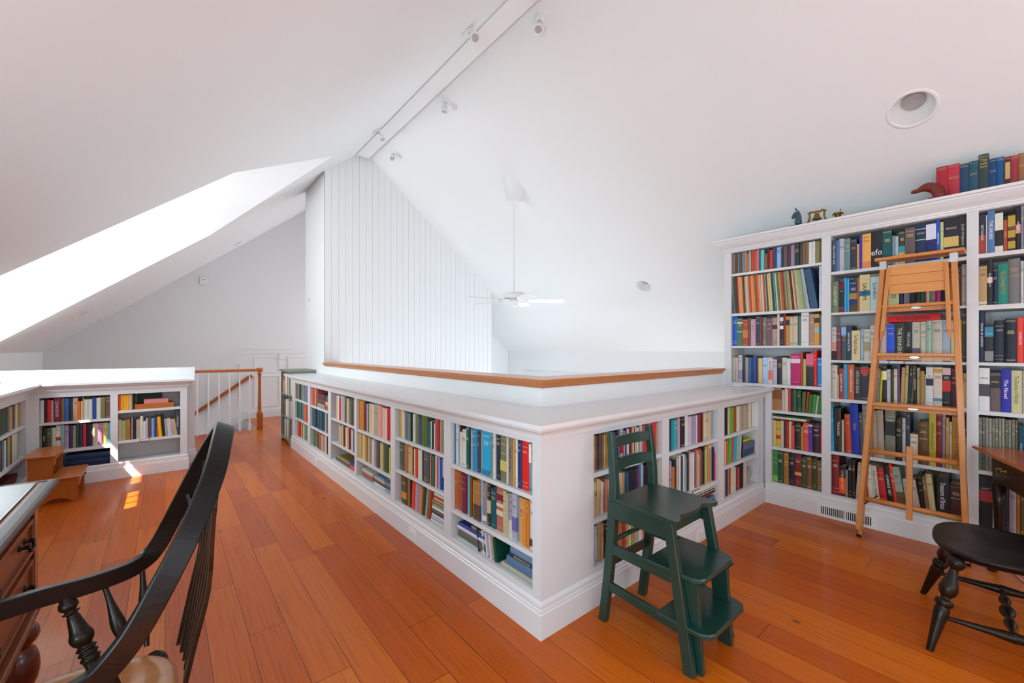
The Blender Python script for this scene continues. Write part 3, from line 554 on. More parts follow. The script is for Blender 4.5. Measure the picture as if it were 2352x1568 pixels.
('L',677,706.5,0.451,0.69,'middle shelf of farthest bay of long low bookcase',"18,254,94 20,265,94 20,577,94 22,255,94 28,688,95 30,d64,94 30,c33,94 20,c54,94"),
('L',677,706.5,0.204,0.427,'bottom shelf of farthest bay of long low bookcase',"24,999,92 30,c21,94 20,da3,92 16,459,90 22,cc9,88 34,687,94 22,798,92 24,344,92"),
('L',712,724,0.706,0.937,'top shelf of second farthest bay of long low bookcase',"30,c43,96;b=dc9:30:34 30,c53,95 14,da7,94 16,576,92 14,864,94 12,b65,90"),
('L',712,753,0.444,0.684,'middle shelf of second farthest bay of long low bookcase',"28,256,97 28,245,97 28,255,97 28,245,96 28,256,96 28,245,96 20,ba9,96 24,234,96 20,997,94 20,a98,92"),
('L',714,753,0.204,0.422,'bottom shelf of second farthest bay of long low bookcase',"20,576,88 20,684,90 18,234,92 30,a54,92 16,ba9,88 18,a98,88 16,dcb,86 22,433,90 24,cb6,84"),
('L',766,813,0.654,0.937,'top shelf of third farthest bay of long low bookcase',"35,cb9,88 30,ddc,90;b=222:30:60 35,d24,80 40,bbb,92 35,ddc,92 45,555,92 40,cb8,88 45,776,84 55,444,88 40,998,90 25,d68,92"),
('L',775,813,0.395,0.633,'middle shelf of third farthest bay of long low bookcase',"20,cb8,84 24,da8,90 34,333,92 22,ecb,88 26,e96,92 26,433,86 26,d98,90 24,ccc,88 30,444,86 22,332,84"),
('L',818.6,896.5,0.646,0.937,'top shelf of third bay from aisle corner',"90,c70,94 35,334,92 40,d9a,88;b=333:20:60 25,333,92 40,cba,92 60,dc9,92 80,aa9,95 60,e98,94 50,dba,90 55,dcb,88 45,c11,94 30,d23,92 25,889,90 30,c93,92"),
('L',818.6,896.5,0.372,0.624,'middle shelf of third bay from aisle corner',"25,ca6,92 25,db8,92 22,cb9,90 20,a83,88 28,ba8,90 26,877,88 30,dcb,92 24,98a,88 34,554,94 24,cb7,90 24,ba7,90 20,665,88 34,353,94 18,cc5,86 18,353,90 22,a86,92"),
('L',909.6,1019,0.71,0.937,'top shelf of second bay from aisle corner',"28,b93,96 25,dcb,94 15,cba,92 30,567,94;b=da2:50:90 30,687,92 15,112,95 35,ccb,94 37,674,96 23,448,88 25,563,97 20,573,97 30,563,97 30,167,82 15,ddc,84 20,222,82 15,ddd,80 17,b65,96 30,b33,97 30,a98,95 43,786,97 17,aaa,95"),
('L',909.6,1019,0.456,0.688,'middle shelf of second bay from aisle corner',"50,454,96 25,b64,94 20,a75,96 45,ca7,92 25,433,88 15,dcb,90 20,d41,92 25,dcc,92 25,cdc,93 27,433,92 55,555,95 18,cb9,93 20,743,92 22,465,90 23,dcb,92 15,c43,90 17,9bd,94 25,25b,92 38,433,94;b=ccb:40:98 22,89a,92"),
('L',914,978,0.2055,0.434,'bottom shelf of second bay from aisle corner',"15,922,98 70,453,92;T=LONDON:dcb;b=c93:20:45 23,a14,96 27,873,92 20,222,90 25,e53,90,4 30,e11,92,5 50,a9a,92,6 30,b98,90,6 20,e73,84,7 40,343,92,8 40,6ba,94,9 45,a53,96,9"),
('L',1035,1222,0.672,0.937,'top shelf of bay nearest the aisle corner',"18,28a,97 25,ccc,96 10,433,96 15,ddd,80 33,ddc,88 13,5ac,92 29,154,97 13,988,95 8,ddd,90 47,38b,96 25,345,88 22,998,95 73,1ad,96;b=27a:0:12 25,687,97 25,ccc,97 45,234,97 55,775,97;b=cb6:24:46 20,ccc,96 42,876,97;t=TALES_of_the:221 13,c94,96 22,ddd,97 38,236,97 67,d22,97 23,69b,95;b=eee:60:98 30,ba8,95 20,568,95"),
('L',1035,1222,0.387,0.648,'middle shelf of bay nearest the aisle corner',"32,b63,93 25,a52,94 10,cba,88 47,724,92 10,cc2,94 16,5bd,94 20,752,93 22,d93,86 58,a74,88;b=543:0:40 17,9bd,96 30,889,92;b=ddd:8:20 7,cb5,96 30,333,94;b=cb9:30:60 52,056,86 60,b65,94;b=723:70:84;b=dca:56:64;b=dca:36:48 30,bb9,92 22,ba8,90 40,99a,92;b=ccb:0:40 40,aab,96;b=66a:20:50 18,998,90 30,d95,92 30,c84,92 35,c71,94 35,ddd,96;b=444:6:20 25,888,97"),
('S',90,253,0.662,0.915,'top shelf of left bay, sunlit low bookcase',"62,ddd,90 48,322,88;b=b63:0:16 55,d23,90 40,bba,88 103,824,97;t=COLIN_DEXTER:fff 57,864,94 67,36b,94 58,234,93 75,ca8,94 45,e62,78 28,cca,78 23,ca6,92 61,ccc,84 61,ccb,84 60,249,92;b=dde:80:96 65,ccb,90;b=8ac:0:24 70,775,91 73,754,91"),
('S',92,253,0.378,0.636,'middle shelf of left bay, sunlit low bookcase',"8,ddd,96 75,221,90;t=Puppet:eed 75,554,88 62,ccb,88 68,ddc,96;b=c31:38:52 50,8bb,96 70,a9b,92 50,435,92 50,998,90 40,354,96 60,244,97 50,c25,94;t=SKELETON:fdd 60,222,92;b=f61:58:68;b=f61:6:14 30,446,88 50,cb9,92 30,ddc,92 70,c8a,92 70,cb6,92 38,5ac,90"),
('S',271,308,0.735,0.915,'top shelf of right bay, sunlit low bookcase',"33,f53,95;b=ddd:74:100 45,fa2,96;b=ddd:76:100 40,fa2,96;b=ddd:76:100 40,fa2,96;b=ddd:76:100 50,ba8,96 25,222,92"),
('S',271,408,0.404,0.707,'middle shelf of right bay, sunlit low bookcase',"45,cb9,76;b=532:16:46 70,9a7,72;b=684:20:50 65,a73,74;b=543:60:96 20,734,60 20,aab,80 50,322,74 60,ba9,72;b=a33:92:97 45,ddc,84 40,ddd,64 35,bbb,74 45,645,74 50,7ac,72 30,249,80 35,c62,72 50,fb1,75,-4 50,222,82,-4;b=dd3:0:46;t=Papa:eee 35,aaa,66,-4 60,ccc,66,-5;t=DOGS:433 40,bbb,62,-6 45,ca8,62,-7"),
('S',403,413,0.404,0.707,'middle shelf of right bay, at the right end of sunlit low bookcase',"25,345,97;t=MORNING:ddd"),
('W',0,56.5,0.677,0.915,'upper shelf of low bookcase at left edge',"30,344,93 28,344,93 30,343,93 22,343,93 28,343,92 20,343,92 15,787,90 40,c95,88 35,433,92 25,ccb,92 25,a84,90"),
('W',0,54,0.376,0.652,'middle shelf of low bookcase at left edge',"25,86a,86 15,332,84 25,ccb,88 18,cb9,86 22,433,88 20,58a,90 20,48a,90 12,ddd,88 30,222,90 18,687,88 30,d95,92 20,464,90 28,dcb,92 30,ccb,92 28,bcb,94 18,344,96"),
('G',648.5,670,0.735,1.07,'top shelf of grey-green bookcase',"20,cb6,60 20,e74,94 24,ccd,92 24,eee,90 12,222,88 18,ddc,86 14,432,82 24,d64,88 16,eee,80 24,bb1,78"),
('G',648.5,670,0.40,0.715,'middle shelf of grey-green bookcase',"18,555,78 16,665,80 16,b73,76 26,eee,82 20,ddd,70 22,dcb,78 24,456,92 24,eee,80 20,346,84"),
('G',648.5,670,0.095,0.38,'bottom shelf of grey-green bookcase',"20,334,90 16,79b,88 20,ddc,92 16,554,86 20,ddc,90 24,cc9,94 20,567,90 20,444,92 22,665,84 26,778,84"),
]
# stacks of books lying flat: key, u0, u1, z0, place words, list of (thickness, colour, inset at left px, title, title colour)
STACKS = [
('T',2035,2160,1.611,'lying on the books of the third shelf behind the ladder',[(0.050,'d11',0,'RICHARD BRANSON','111')]),
('T',1772,1850,0.765,'lying across the books of the sixth shelf, tall bookcase left bay',[(0.008,'a22',6,'',''),(0.020,'ddc',0,'',''),(0.016,'153',2,'','')]),
('L',1042,1105,0.2055,'in flat stack at left, bottom of bay nearest aisle corner',[(0.014,'bcc',0,'',''),(0.048,'665',2,'',''),(0.024,'ccd',0,'',''),(0.020,'238',2,'',''),(0.018,'886',30,'','')]),
('L',1143,1222,0.2055,'in flat stack at right, bottom of bay nearest aisle corner',[(0.030,'aa9',0,'',''),(0.048,'579',10,'',''),(0.026,'234',16,'BIRD PORTRAITS IN COLOR','dc9'),(0.034,'68a',20,'','')]),
('L',982,1019,0.2055,'in flat stack, bottom of second bay from aisle corner',[(0.020,'ccb',0,'',''),(0.022,'aab',1,'',''),(0.020,'ccd',2,'',''),(0.030,'443',3,'',''),(0.020,'ddc',2,'',''),(0.018,'7a9',3,'',''),(0.026,'964',3,'',''),(0.020,'ca6',5,'',''),(0.016,'a33',6,'',''),(0.016,'ddc',6,'','')]),
('L',825,850,0.204,'in left flat stack, bottom of third bay from aisle corner',[(0.030,'776',0,'',''),(0.020,'b33',2,'',''),(0.034,'bba',0,'','')]),
('L',850,876,0.204,'in middle flat stack, bottom of third bay from aisle corner',[(0.022,'ccb',0,'',''),(0.026,'443',1,'',''),(0.030,'ba9',2,'',''),(0.018,'68a',4,'','')]),
('L',877,896,0.204,'in right flat stack, bottom of third bay from aisle corner',[(0.028,'99a',0,'',''),(0.030,'455',0,'',''),(0.026,'68a',2,'','')]),
('L',765,796,0.204,'in flat stack, bottom of third farthest bay',[(0.034,'653',0,'',''),(0.014,'bba',2,'',''),(0.020,'763',6,'','')]),
('L',797,813,0.204,'in small flat stack, bottom of third farthest bay',[(0.018,'c33',0,'',''),(0.022,'d56',1,'',''),(0.030,'249',1,'','')]),
('L',725,741,0.706,'in flat stack, top shelf of second farthest bay',[(0.050,'998',0,'',''),(0.055,'644',0,'',''),(0.060,'634',0,'','')]),
('L',742,753,0.706,'in flat stack beside divider, top shelf of second farthest bay',[(0.05,'c55',0,'',''),(0.045,'da7',0,'',''),(0.05,'667',0,'','')]),
('R',1588,1650,0.204,'in low flat stack, bottom shelf right of step chair',[(0.022,'25a',0,'',''),(0.030,'578',0,'','')]),
('R',1606,1652,0.275,'in magazine stack, bottom shelf right of step chair',[(0.012,'c33',4,'',''),(0.012,'222',2,'',''),(0.010,'ddc',2,'',''),(0.008,'335',4,'',''),(0.010,'cc9',0,'',''),(0.006,'7bc',4,'',''),(0.008,'ddd',2,'',''),(0.008,'e64',2,'',''),(0.010,'ccb',0,'','')]),
('S',146,253,0.172,'lying flat on the bottom shelf of sunlit bookcase',[(0.072,'124',0,'','') ,(0.062,'135',1,'','')]),
('W',2,50,0.172,'lying flat on bottom shelf of low bookcase at left edge',[(0.03,'544',0,'',''),(0.05,'622',4,'','')]),
]
TOPBOOKS = [(288,'a23',.240),(401,'b34',.236),(513,'246',.222),(602,'256',.226),(690,'344',.258),(790,'147',.212),(865,'158',.212),(935,'622',.202),(1000,'a34',.202),(1065,'964',.206),(1125,'',0)]

def colour_name(h):
    r, g, b = [int(x * 2, 16) / 255 for x in h]; mx_, mn = max(r, g, b), min(r, g, b); d = mx_ - mn
    if d < 0.14:
        return 'black' if mx_ < 0.22 else 'charcoal' if mx_ < 0.36 else 'grey' if mx_ < 0.66 else 'pale grey' if mx_ < 0.84 else 'white'
    if mx_ == r: hu = ((g - b) / d) % 6
    elif mx_ == g: hu = (b - r) / d + 2
    else: hu = (r - g) / d + 4
    hu *= 60; s_ = d / mx_
    if mx_ > 0.7 and s_ < 0.30 and 15 < hu < 75: return 'cream'
    if 12 < hu < 65 and s_ < 0.55: return 'tan' if mx_ > 0.55 else 'brown'
    if hu < 14 or hu > 345: n_ = 'red' if s_ > 0.5 else 'pink' if mx_ > 0.7 else 'maroon'
    elif hu < 42: n_ = 'orange' if mx_ > 0.72 else 'brown'
    elif hu < 68: n_ = 'yellow' if mx_ > 0.65 else 'olive'
    elif hu < 160: n_ = 'green'
    elif hu < 195: n_ = 'teal'
    elif hu < 255: n_ = 'blue'
    elif hu < 300: n_ = 'purple'
    else: n_ = 'magenta'
    if mx_ < 0.42 and n_ not in ('brown', 'olive', 'maroon'): n_ = 'dark ' + n_
    elif s_ < 0.4 and mx_ > 0.6 and n_ in ('blue', 'green', 'purple', 'orange', 'yellow'): n_ = 'pale ' + n_
    return n_
def bmat(h):
    return mat('book_cloth_' + h, h, 0.48, noise=0.10, nscale=45)
def book_mesh(mb, w_, h, D, col, rnd, M_=None):
    """closed book: spine at d=0 facing -y, width along x, height along z"""
    hw_, bd = w_ / 2, min(0.003, w_ * 0.16); bu = min(rnd, w_ * 0.2)
    xs = [-hw_, -hw_, -hw_ * 0.55, 0, hw_ * 0.55, hw_, hw_, hw_ - bd, hw_ - bd, -hw_ + bd, -hw_ + bd]
    ds = [D, 0.0015, -bu * 0.7 + 0.0005, -bu, -bu * 0.7 + 0.0005, 0.0015, D, D, 0.006, 0.006, D]
    n = 11; v = [(x, d, z) for z in (0, h) for x, d in zip(xs, ds)]
    f = [(i, (i + 1) % n, n + (i + 1) % n, n + i) for i in range(n)]
    quads = [(0, 1, 9, 10), (1, 2, 3, 9), (3, 4, 5, 8), (3, 8, 9), (5, 6, 7, 8)]
    f += [tuple(reversed(q_)) for q_ in quads] + [tuple(n + i for i in q_) for q_ in quads]
    pv = [(x, d, z) for z in (0.004, h - 0.004) for x, d in ((-hw_ + bd, 0.007), (hw_ - bd, 0.007), (hw_ - bd, D - 0.004), (-hw_ + bd, D - 0.004))]
    pf = [(3, 2, 1, 0), (4, 5, 6, 7), (0, 1, 5, 4), (1, 2, 6, 5), (2, 3, 7, 6), (3, 0, 4, 7)]
    if M_ is not None:
        mb.add([M_ @ Vector(p) for p in v], f, bmat(col)); mb.add([M_ @ Vector(p) for p in pv], pf, PAPER)
        return None
    mb.add(v, f, bmat(col)); pg = MB(); pg.add(pv, pf, PAPER)
    return pg
def text_mesh(txt, mat_, L_, H_, name, horizontal):
    cu = bpy.data.curves.new('t', 'FONT'); cu.body = txt; cu.size = 1.0; cu.resolution_u = 2
    o = bpy.data.objects.new('t', cu); C.objects.link(o); dg = bpy.context.evaluated_depsgraph_get(); dg.update()
    me = bpy.data.meshes.new_from_object(o.evaluated_get(dg)); bpy.data.objects.remove(o); bpy.data.curves.remove(cu)
    xs = [v.co.x for v in me.vertices]; ys_ = [v.co.y for v in me.vertices]
    if not xs: return None
    x0, x1, y0, y1 = min(xs), max(xs), min(ys_), max(ys_); sc_h = H_ / (y1 - y0); sc_w = min(L_ / (x1 - x0), sc_h * 1.15); sc_h = min(sc_h, sc_w * 2.6)
    for v in me.vertices:
        a = (v.co.x - (x0 + x1) / 2) * sc_w; b = (v.co.y - (y0 + y1) / 2) * sc_h
        v.co = (a, 0, b) if horizontal else (b, 0, -a)
    me.name = name; me.materials.clear(); me.materials.append(mat_); me.update()
    return me
def ink(h): return mat('spine_ink_' + h, h, 0.5, noise=0.02)
def contrast(h, rng):
    v = sum(int(x, 16) for x in h)
    return rng.choice(['dc9', 'cb8', 'ddd', 'ca6']) if v < 26 else rng.choice(['333', '544', '722', '346'])
ALL = []
rng = random.Random(11)
def parse(tok):
    parts_ = tok.split(';'); a = parts_[0].split(',')
    d = dict(w=float(a[0]), c=a[1], h=float(a[2]) / 100, lean=float(a[3]) if len(a) > 3 else 0.0, t=None, T=None, b=[])
    for p_ in parts_[1:]:
        k, val = p_.split('=', 1)
        if k == 'b': x, y, z = val.split(':'); d['b'].append((x, float(y) / 100, float(z) / 100))
        else: tt, cc = val.rsplit(':', 1); d[k] = (tt.replace('_', ' '), cc)
    return d
for ri, (key, u0, u1, z0, z1, words, toks) in enumerate(ROWS):
    B = [parse(t_) for t_ in toks.split()]; tot = sum(b['w'] for b in B); u = u0
    o, a, n = FR[key]; Hh = z1 - z0
    for i, b in enumerate(B):
        ua = u; ub = u = u + b['w'] / tot * (u1 - u0)
        sa, sb = s_at(key, ua), s_at(key, ub)
        h = min(Hh * 0.985, Hh * b['h'] * (1 + rng.uniform(-0.012, 0.012)))
        if b['h'] > 0.99: h = Hh * 0.985
        wd = max(0.004, abs(sb - sa) - 0.0015); le = math.radians(b['lean'])
        if le: wd = max(0.004, abs(sb - sa) * math.cos(le) - 0.0012); h = min(h, (Hh - 0.006 - wd * abs(math.sin(le))) / math.cos(le))
        s_ = (sa + sb) / 2; P_ = (o[0] + a[0] * s_, o[1] + a[1] * s_)
        dz = P_[0] * fwd[0] + P_[1] * fwd[1]
        ALL.append(dict(b, key=key, s=s_, wd=wd, h=h, z=z0, le=le, area=(ub - ua) * h * FPX / dz, words=words, i=i, n=len(B), flat=False, ri=ri,
                        D=rng.uniform(0.135, 0.20) if h < 0.26 else rng.uniform(0.18, 0.23)))
        if key == 'S': ALL[-1]['D'] *= 0.95
for si, (key, u0, u1, z0, words, items) in enumerate(STACKS):
    z = z0; o, a, n = FR[key]
    for i, (th, c_, ins, tt, tc_) in enumerate(items):
        sa, sb = sorted((s_at(key, u0 + ins), s_at(key, u1))); s_ = (sa + sb) / 2; P_ = (o[0] + a[0] * s_, o[1] + a[1] * s_); dz = P_[0] * fwd[0] + P_[1] * fwd[1]
        ALL.append(dict(key=key, s=s_, wd=th - 0.0008, h=abs(sb - sa) - 0.004, z=z, le=0, area=abs(u1 - u0) * th * FPX / dz, words=words, i=i, n=len(items), flat=True, ri=1000 + si,
                        D=0.20, c=c_, t=None, T=(tt, tc_) if tt else None, b=[], lean=0))
        z += th
order = sorted(ALL, key=lambda d: -d['area']); keep = set(id(d) for d in order[:290])
def ordinal(k): return '%d%s' % (k, 'th' if 10 <= k % 100 <= 20 else {1: 'st', 2: 'nd', 3: 'rd'}.get(k % 10, 'th'))
REAL = ('RICHARD BRANSON', 'SAM WALTON', 'DISRAELI', 'WEDGWOOD', 'MICHELANGELO', 'COLIN DEXTER', 'FREUD', 'Josiah Wedgwood', 'WILLIAM I', 'ELIZABETH I', 'ELIZABETH', 'CHURCHILL', 'MACDONALD', 'MACDONALD', 'MICHAEL', 'Lord Nelson', 'The Duchess of Windsor', 'TARZAN', 'THE DUKE OF OMNIUM', 'Treasures of Britain', 'X', 'efo')
rest = MB()
for d in ALL:
    o, a, n = FR[d['key']]; rz = math.atan2(a[1], a[0]); off = 0.022 + rng.uniform(0, 0.012)
    if d['key'] == 'G': off = 0.012
    rnd = 0.0035 if d['wd'] > 0.018 else 0.0008
    if d['t'] or d['T'] or d['b']: rnd = 0.0006
    if d['flat']:
        # lying: spine length along the shelf
        L3 = Matrix.Rotation(rz, 4, 'Z') @ Matrix.Rotation(PI / 2, 4, 'Y') @ Matrix.Translation((-d['wd'] / 2, 0, -d['h'] / 2))
        base_z = d['z'] + 0.0003
    else:
        L3 = Matrix.Rotation(rz, 4, 'Z') @ Matrix.Rotation(d['le'], 4, 'Y')
        base_z = d['z'] + abs(math.sin(d['le'])) * d['wd'] / 2 + 0.0003
    pos = Vector((o[0] + a[0] * d['s'] + n[0] * off, o[1] + a[1] * d['s'] + n[1] * off, base_z))
    M_ = Matrix.Translation(pos) @ L3
    if id(d) not in keep:
        book_mesh(rest, d['wd'], d['h'], d['D'], d['c'], rnd, M_); continue
    mb = MB(); pg = book_mesh(mb, d['wd'], d['h'], d['D'], d['c'], rnd)
    o_ = mb.build('book'); o_.matrix_world = M_; o_.matrix_basis = M_
    sz = 'thick ' if d['wd'] > 0.045 else 'slim ' if d['wd'] < 0.016 else ''
    ttl = d['t'] or d['T']
    if d['flat']:
        lab = '%s%s book %s from bottom %s' % (sz, colour_name(d['c']), ordinal(d['i'] + 1), d['words'])
        if d['n'] == 1: lab = '%s%s book %s' % (sz, colour_name(d['c']), d['words'])
    else: lab = '%s%s book, %s from left, %s' % (sz, colour_name(d['c']), ordinal(d['i'] + 1), d['words'])
    if ttl and ttl[0] not in REAL and len((lab + ' titled ' + ttl[0]).split()) <= 16: lab = lab.replace(' book', ' book titled ' + ttl[0], 1)
    ws = lab.split()
    if len(ws) > 16: lab = ' '.join(ws[:16])
    tag(o_, lab, 'book', 'books on the ' + ('low shelves' if d['key'] in 'LRSW' else 'grey shelves' if d['key'] == 'G' else 'tall shelves'))
    pg.build('pages', parent=o_, local=True)
    y0_ = -(min(rnd, d['wd'] * 0.2)) - 0.0007; hw_ = d['wd'] / 2
    if d['b']:
        for c_, f0, f1 in d['b']:
            q_ = MB(); q_.box(-hw_ - 0.0003, hw_ + 0.0003, y0_ - 0.0001, 0.02, max(0.0006, d['h'] * f0), min(d['h'] - 0.0006, d['h'] * f1)); q_.build('spine_band', bmat(c_), o_, local=True)
    if d['t'] or d['T']:
        hor = d['T'] is not None; tt, tc_ = d['T'] or d['t']
        if d['flat']:
            me = text_mesh(tt, ink(tc_), d['h'] * 0.62, d['wd'] * 0.5, 'spine_title', False)
            # lying spine: title runs along the length
            if me:
                for v in me.vertices: v.co.x, v.co.z = -v.co.x, -v.co.z
                for p_ in me.polygons: p_.use_smooth = False
            tz = d['h'] * 0.5
        elif hor:
            me = text_mesh(tt, ink(tc_), d['wd'] * 0.74, d['wd'] * 0.22, 'spine_title', True); tz = d['h'] * 0.76
            if tt == 'efo': me = text_mesh(tt, ink(tc_), d['wd'] * 0.98, d['wd'] * 0.7, 'spine_title', True); tz = d['h'] * 0.42
            if d['b'] and any(f0 < 0.76 < f1 for _, f0, f1 in d['b']) is False and d['b']: pass
        else:
            me = text_mesh(tt, ink(tc_), d['h'] * 0.66, d['wd'] * 0.42, 'spine_title', False); tz = d['h'] * 0.54
        if me:
            t_ = bpy.data.objects.new('spine_title', me); C.objects.link(t_); t_.parent = o_; t_.location = (0, y0_ - 0.0006, tz)
    elif d['area'] > 380 and not d['flat']:
        # tooled lines and a worn stamp on the spine
        q_ = MB(); r2 = random.Random(d['ri'] * 100 + d['i']); c_ = contrast(d['c'], r2); k_ = hw_ * 0.8
        for fz in r2.choice([(0.9, 0.88, 0.1), (0.93, 0.62, 0.6), (0.86, 0.16, 0.08), (0.95, 0.93, 0.07, 0.05)]):
            q_.add([(-k_, y0_, d['h'] * fz), (k_, y0_, d['h'] * fz), (k_, y0_, d['h'] * fz + 0.0016), (-k_, y0_, d['h'] * fz + 0.0016)], [(0, 1, 2, 3)])
        z_ = d['h'] * r2.uniform(0.72, 0.82)
        for r_ in range(r2.choice([2, 3, 4])):
            x_ = -k_ * r2.uniform(0.5, 0.9)
            while x_ < k_ * 0.7:
                l_ = r2.uniform(0.002, 0.005); q_.add([(x_, y0_, z_), (min(x_ + l_, k_), y0_, z_), (min(x_ + l_, k_), y0_, z_ + 0.003), (x_, y0_, z_ + 0.003)], [(0, 1, 2, 3)]); x_ += l_ + 0.0015
            z_ -= 0.006
        q_.build('spine_tooling', ink(c_), o_, local=True)
# the part of the right bay beyond the frame of the photograph is filled in the same way
r3 = random.Random(5)
for z0, z1 in ((0.195, 0.554), (0.580, 0.958), (0.985, 1.293), (1.314, 1.67), (1.702, 2.025), (2.052, 2.345)):
    s_ = s_at('T', 2352) + 0.004
    while s_ < 0.59:
        wd = r3.uniform(0.018, 0.048); h = (z1 - z0) * r3.uniform(0.7, 0.95); o, a, n = FR['T']
        M_ = Matrix.Translation((4.28, -(s_ + wd / 2), z0 + 0.0003)) @ Matrix.Rotation(-PI / 2, 4, 'Z')
        book_mesh(rest, wd - 0.001, h, 0.18, r3.choice(['822', '235', '254', 'ccb', '333', 'a63', '567', 'db8', '412', '776', '249']), 0.003, M_); s_ += wd
ro = rest.build('books'); tag(ro, 'remaining small and distant books filling the other shelves', 'books', kind='stuff')

# ------------------------------------------------------------------ things on top of the tall bookcase
TZ = 2.4685
ub = [(2080 + t_[0] / 4.125) for t_ in TOPBOOKS]
TT = {0: ('T', 'THE', 'db8'), 4: ('T', 'The Last Hurrah', 'dc3')}
names = ['dark red', 'bright red', 'slate blue', 'teal blue', 'grey and blue', 'navy blue', 'mid blue', 'gold-panelled maroon', 'faded red', 'brown mottled']
for i in range(10):
    k0 = (ub[i] - U0) / FPX; k1 = (ub[i + 1] - U0) / FPX; xx = 4.262
    yy = [xx / (fwd[0] + rgt[0] * k) * (fwd[1] + rgt[1] * k) for k in (k0, k1)]
    wd = yy[0] - yy[1] - 0.0012; h = TOPBOOKS[i][2]; col = TOPBOOKS[i][1]
    mb = MB(); pg = book_mesh(mb, wd, h, 0.16, col, 0.004); o_ = mb.build('book')
    M_ = Matrix.Translation((4.262 - 0.0, (yy[0] + yy[1]) / 2, TZ)) @ Matrix.Rotation(-PI / 2, 4, 'Z'); o_.matrix_basis = M_
    tag(o_, '%s old book, %s from left in the row on the cornice' % (names[i], ordinal(i + 1)), 'book', 'old books on the cornice')
    pg.build('pages', parent=o_, local=True); y0_ = -min(0.004, wd * 0.2) - 0.0008; k_ = wd * 0.42
    q_ = MB(); gold = 'c9a858'
    for fz in ((0.94, 0.9, 0.05), (0.93, 0.62, 0.58, 0.06))[i % 2]: q_.add([(-k_, y0_, h * fz), (k_, y0_, h * fz), (k_, y0_, h * fz + 0.0018), (-k_, y0_, h * fz + 0.0018)], [(0, 1, 2, 3)])
    q_.build('spine_tooling', ink('cb7'), o_, local=True)
    if i == 7: q2 = MB(); q2.box(-k_ * 0.9, k_ * 0.9, y0_ - 0.0002, y0_ + 0.002, h * 0.28, h * 0.82); q2.build('spine_band', bmat('ca6'), o_, local=True)
    tl = {4: ['The', 'Last', 'Hurrah']}.get(i)
    if tl:
        for j, wv in enumerate(tl):
            me = text_mesh(wv, ink('e8c840' if i == 4 else 'd8b060'), wd * 0.7, 0.014, 'spine_title', True)
            t_ = bpy.data.objects.new('spine_title', me); C.objects.link(t_); t_.parent = o_; t_.location = (0, y0_ - 0.0008, h * (0.84 - 0.085 * j if i == 4 else 0.8 - 0.25 * j))

def skin(name, verts, edges, radii, m, parent=None, root=0, sub=2):
    me = bpy.data.meshes.new(name); me.from_pydata(verts, edges, []); o = bpy.data.objects.new(name, me); C.objects.link(o)
    o.modifiers.new('skin', 'SKIN'); me.skin_vertices[0].data[root].use_root = True
    for i, r_ in enumerate(radii): me.skin_vertices[0].data[i].radius = r_ if isinstance(r_, tuple) else (r_, r_)
    s_ = o.modifiers.new('sub', 'SUBSURF'); s_.levels = sub; s_.render_levels = sub
    dg = bpy.context.evaluated_depsgraph_get(); dg.update(); m2 = bpy.data.meshes.new_from_object(o.evaluated_get(dg)); bpy.data.objects.remove(o); m2.name = name
    m2.materials.clear(); m2.materials.append(m)
    for p_ in m2.polygons: p_.use_smooth = True
    o = bpy.data.objects.new(name, m2); C.objects.link(o)
    if parent: o.parent = parent
    return o
# hound bust (bookend), snout to the left
hb = thing('hound_bust', 'reddish-brown hound head bookend at left end of the books on the cornice', 'bookend', (4.21, 0.37, TZ), -PI / 2)
HB = [(.052, 0, .037), (.053, .03, .035), (.044, .060, .034), (.026, .083, .033), (.004, .097, .033), (-.020, .101, .029), (-.038, .096, .022), (-.052, .090, .0165), (-.070, .087, .0145), (-.086, .086, .013), (-.093, .086, .006)]
P_ = []
for i_ in range(len(HB)): P_.append(((HB[i_][0], 0, HB[i_][1] + (0.001 if i_ == 0 else 0)), HB[i_][2]))
lpart('head', MB().tube([p_[0] for p_ in P_], [p_[1] for p_ in P_], seg=18), TERRA, hb)
for s_ in (-1, 1): skin('ear', [(-0.002, 0.022 * s_, 0.126), (0.008, 0.034 * s_, 0.104), (0.004, 0.037 * s_, 0.072)], [(0, 1), (1, 2)], [(0.008, 0.006), (0.014, 0.006), (0.006, 0.005)], TERRA, hb)
lpart('base', MB().cbox(-0.005, 0.075, -0.04, 0.04, 0, 0.012), TERRA, hb)
# horse head
hh = thing('horse_head', 'small blue-green bronze horse head figurine on the cornice, leftmost ornament', 'figurine', (4.2, 1.185, TZ), -PI / 2)
skin('head', [(0.014, 0, 0.008), (0.018, 0, 0.05), (0.014, 0, 0.09), (0.004, 0, 0.122), (-0.010, 0, 0.108), (-0.022, 0, 0.082), (-0.026, 0, 0.070)], [(i, i + 1) for i in range(6)], [(0.036, 0.036), (0.028, 0.026), (0.024, 0.022), (0.020, 0.020), (0.018, 0.018), (0.013, 0.013), (0.012, 0.012)], VERD, hh)
for s_ in (-1, 1): skin('ear', [(0.002, 0.010 * s_, 0.135), (0.000, 0.012 * s_, 0.152), (-0.003, 0.012 * s_, 0.162)], [(0, 1), (1, 2)], [0.006, 0.004, 0.001], VERD, hh)
skin('mane', [(0.012, 0, 0.138), (0.026, 0, 0.108), (0.034, 0, 0.07), (0.036, 0, 0.035)], [(0, 1), (1, 2), (2, 3)], [(0.007, 0.006), (0.010, 0.006), (0.012, 0.007), (0.008, 0.006)], VERD, hh)
lpart('base', MB().cbox(-0.045, 0.055, -0.03, 0.03, 0, 0.010), VERD, hh)
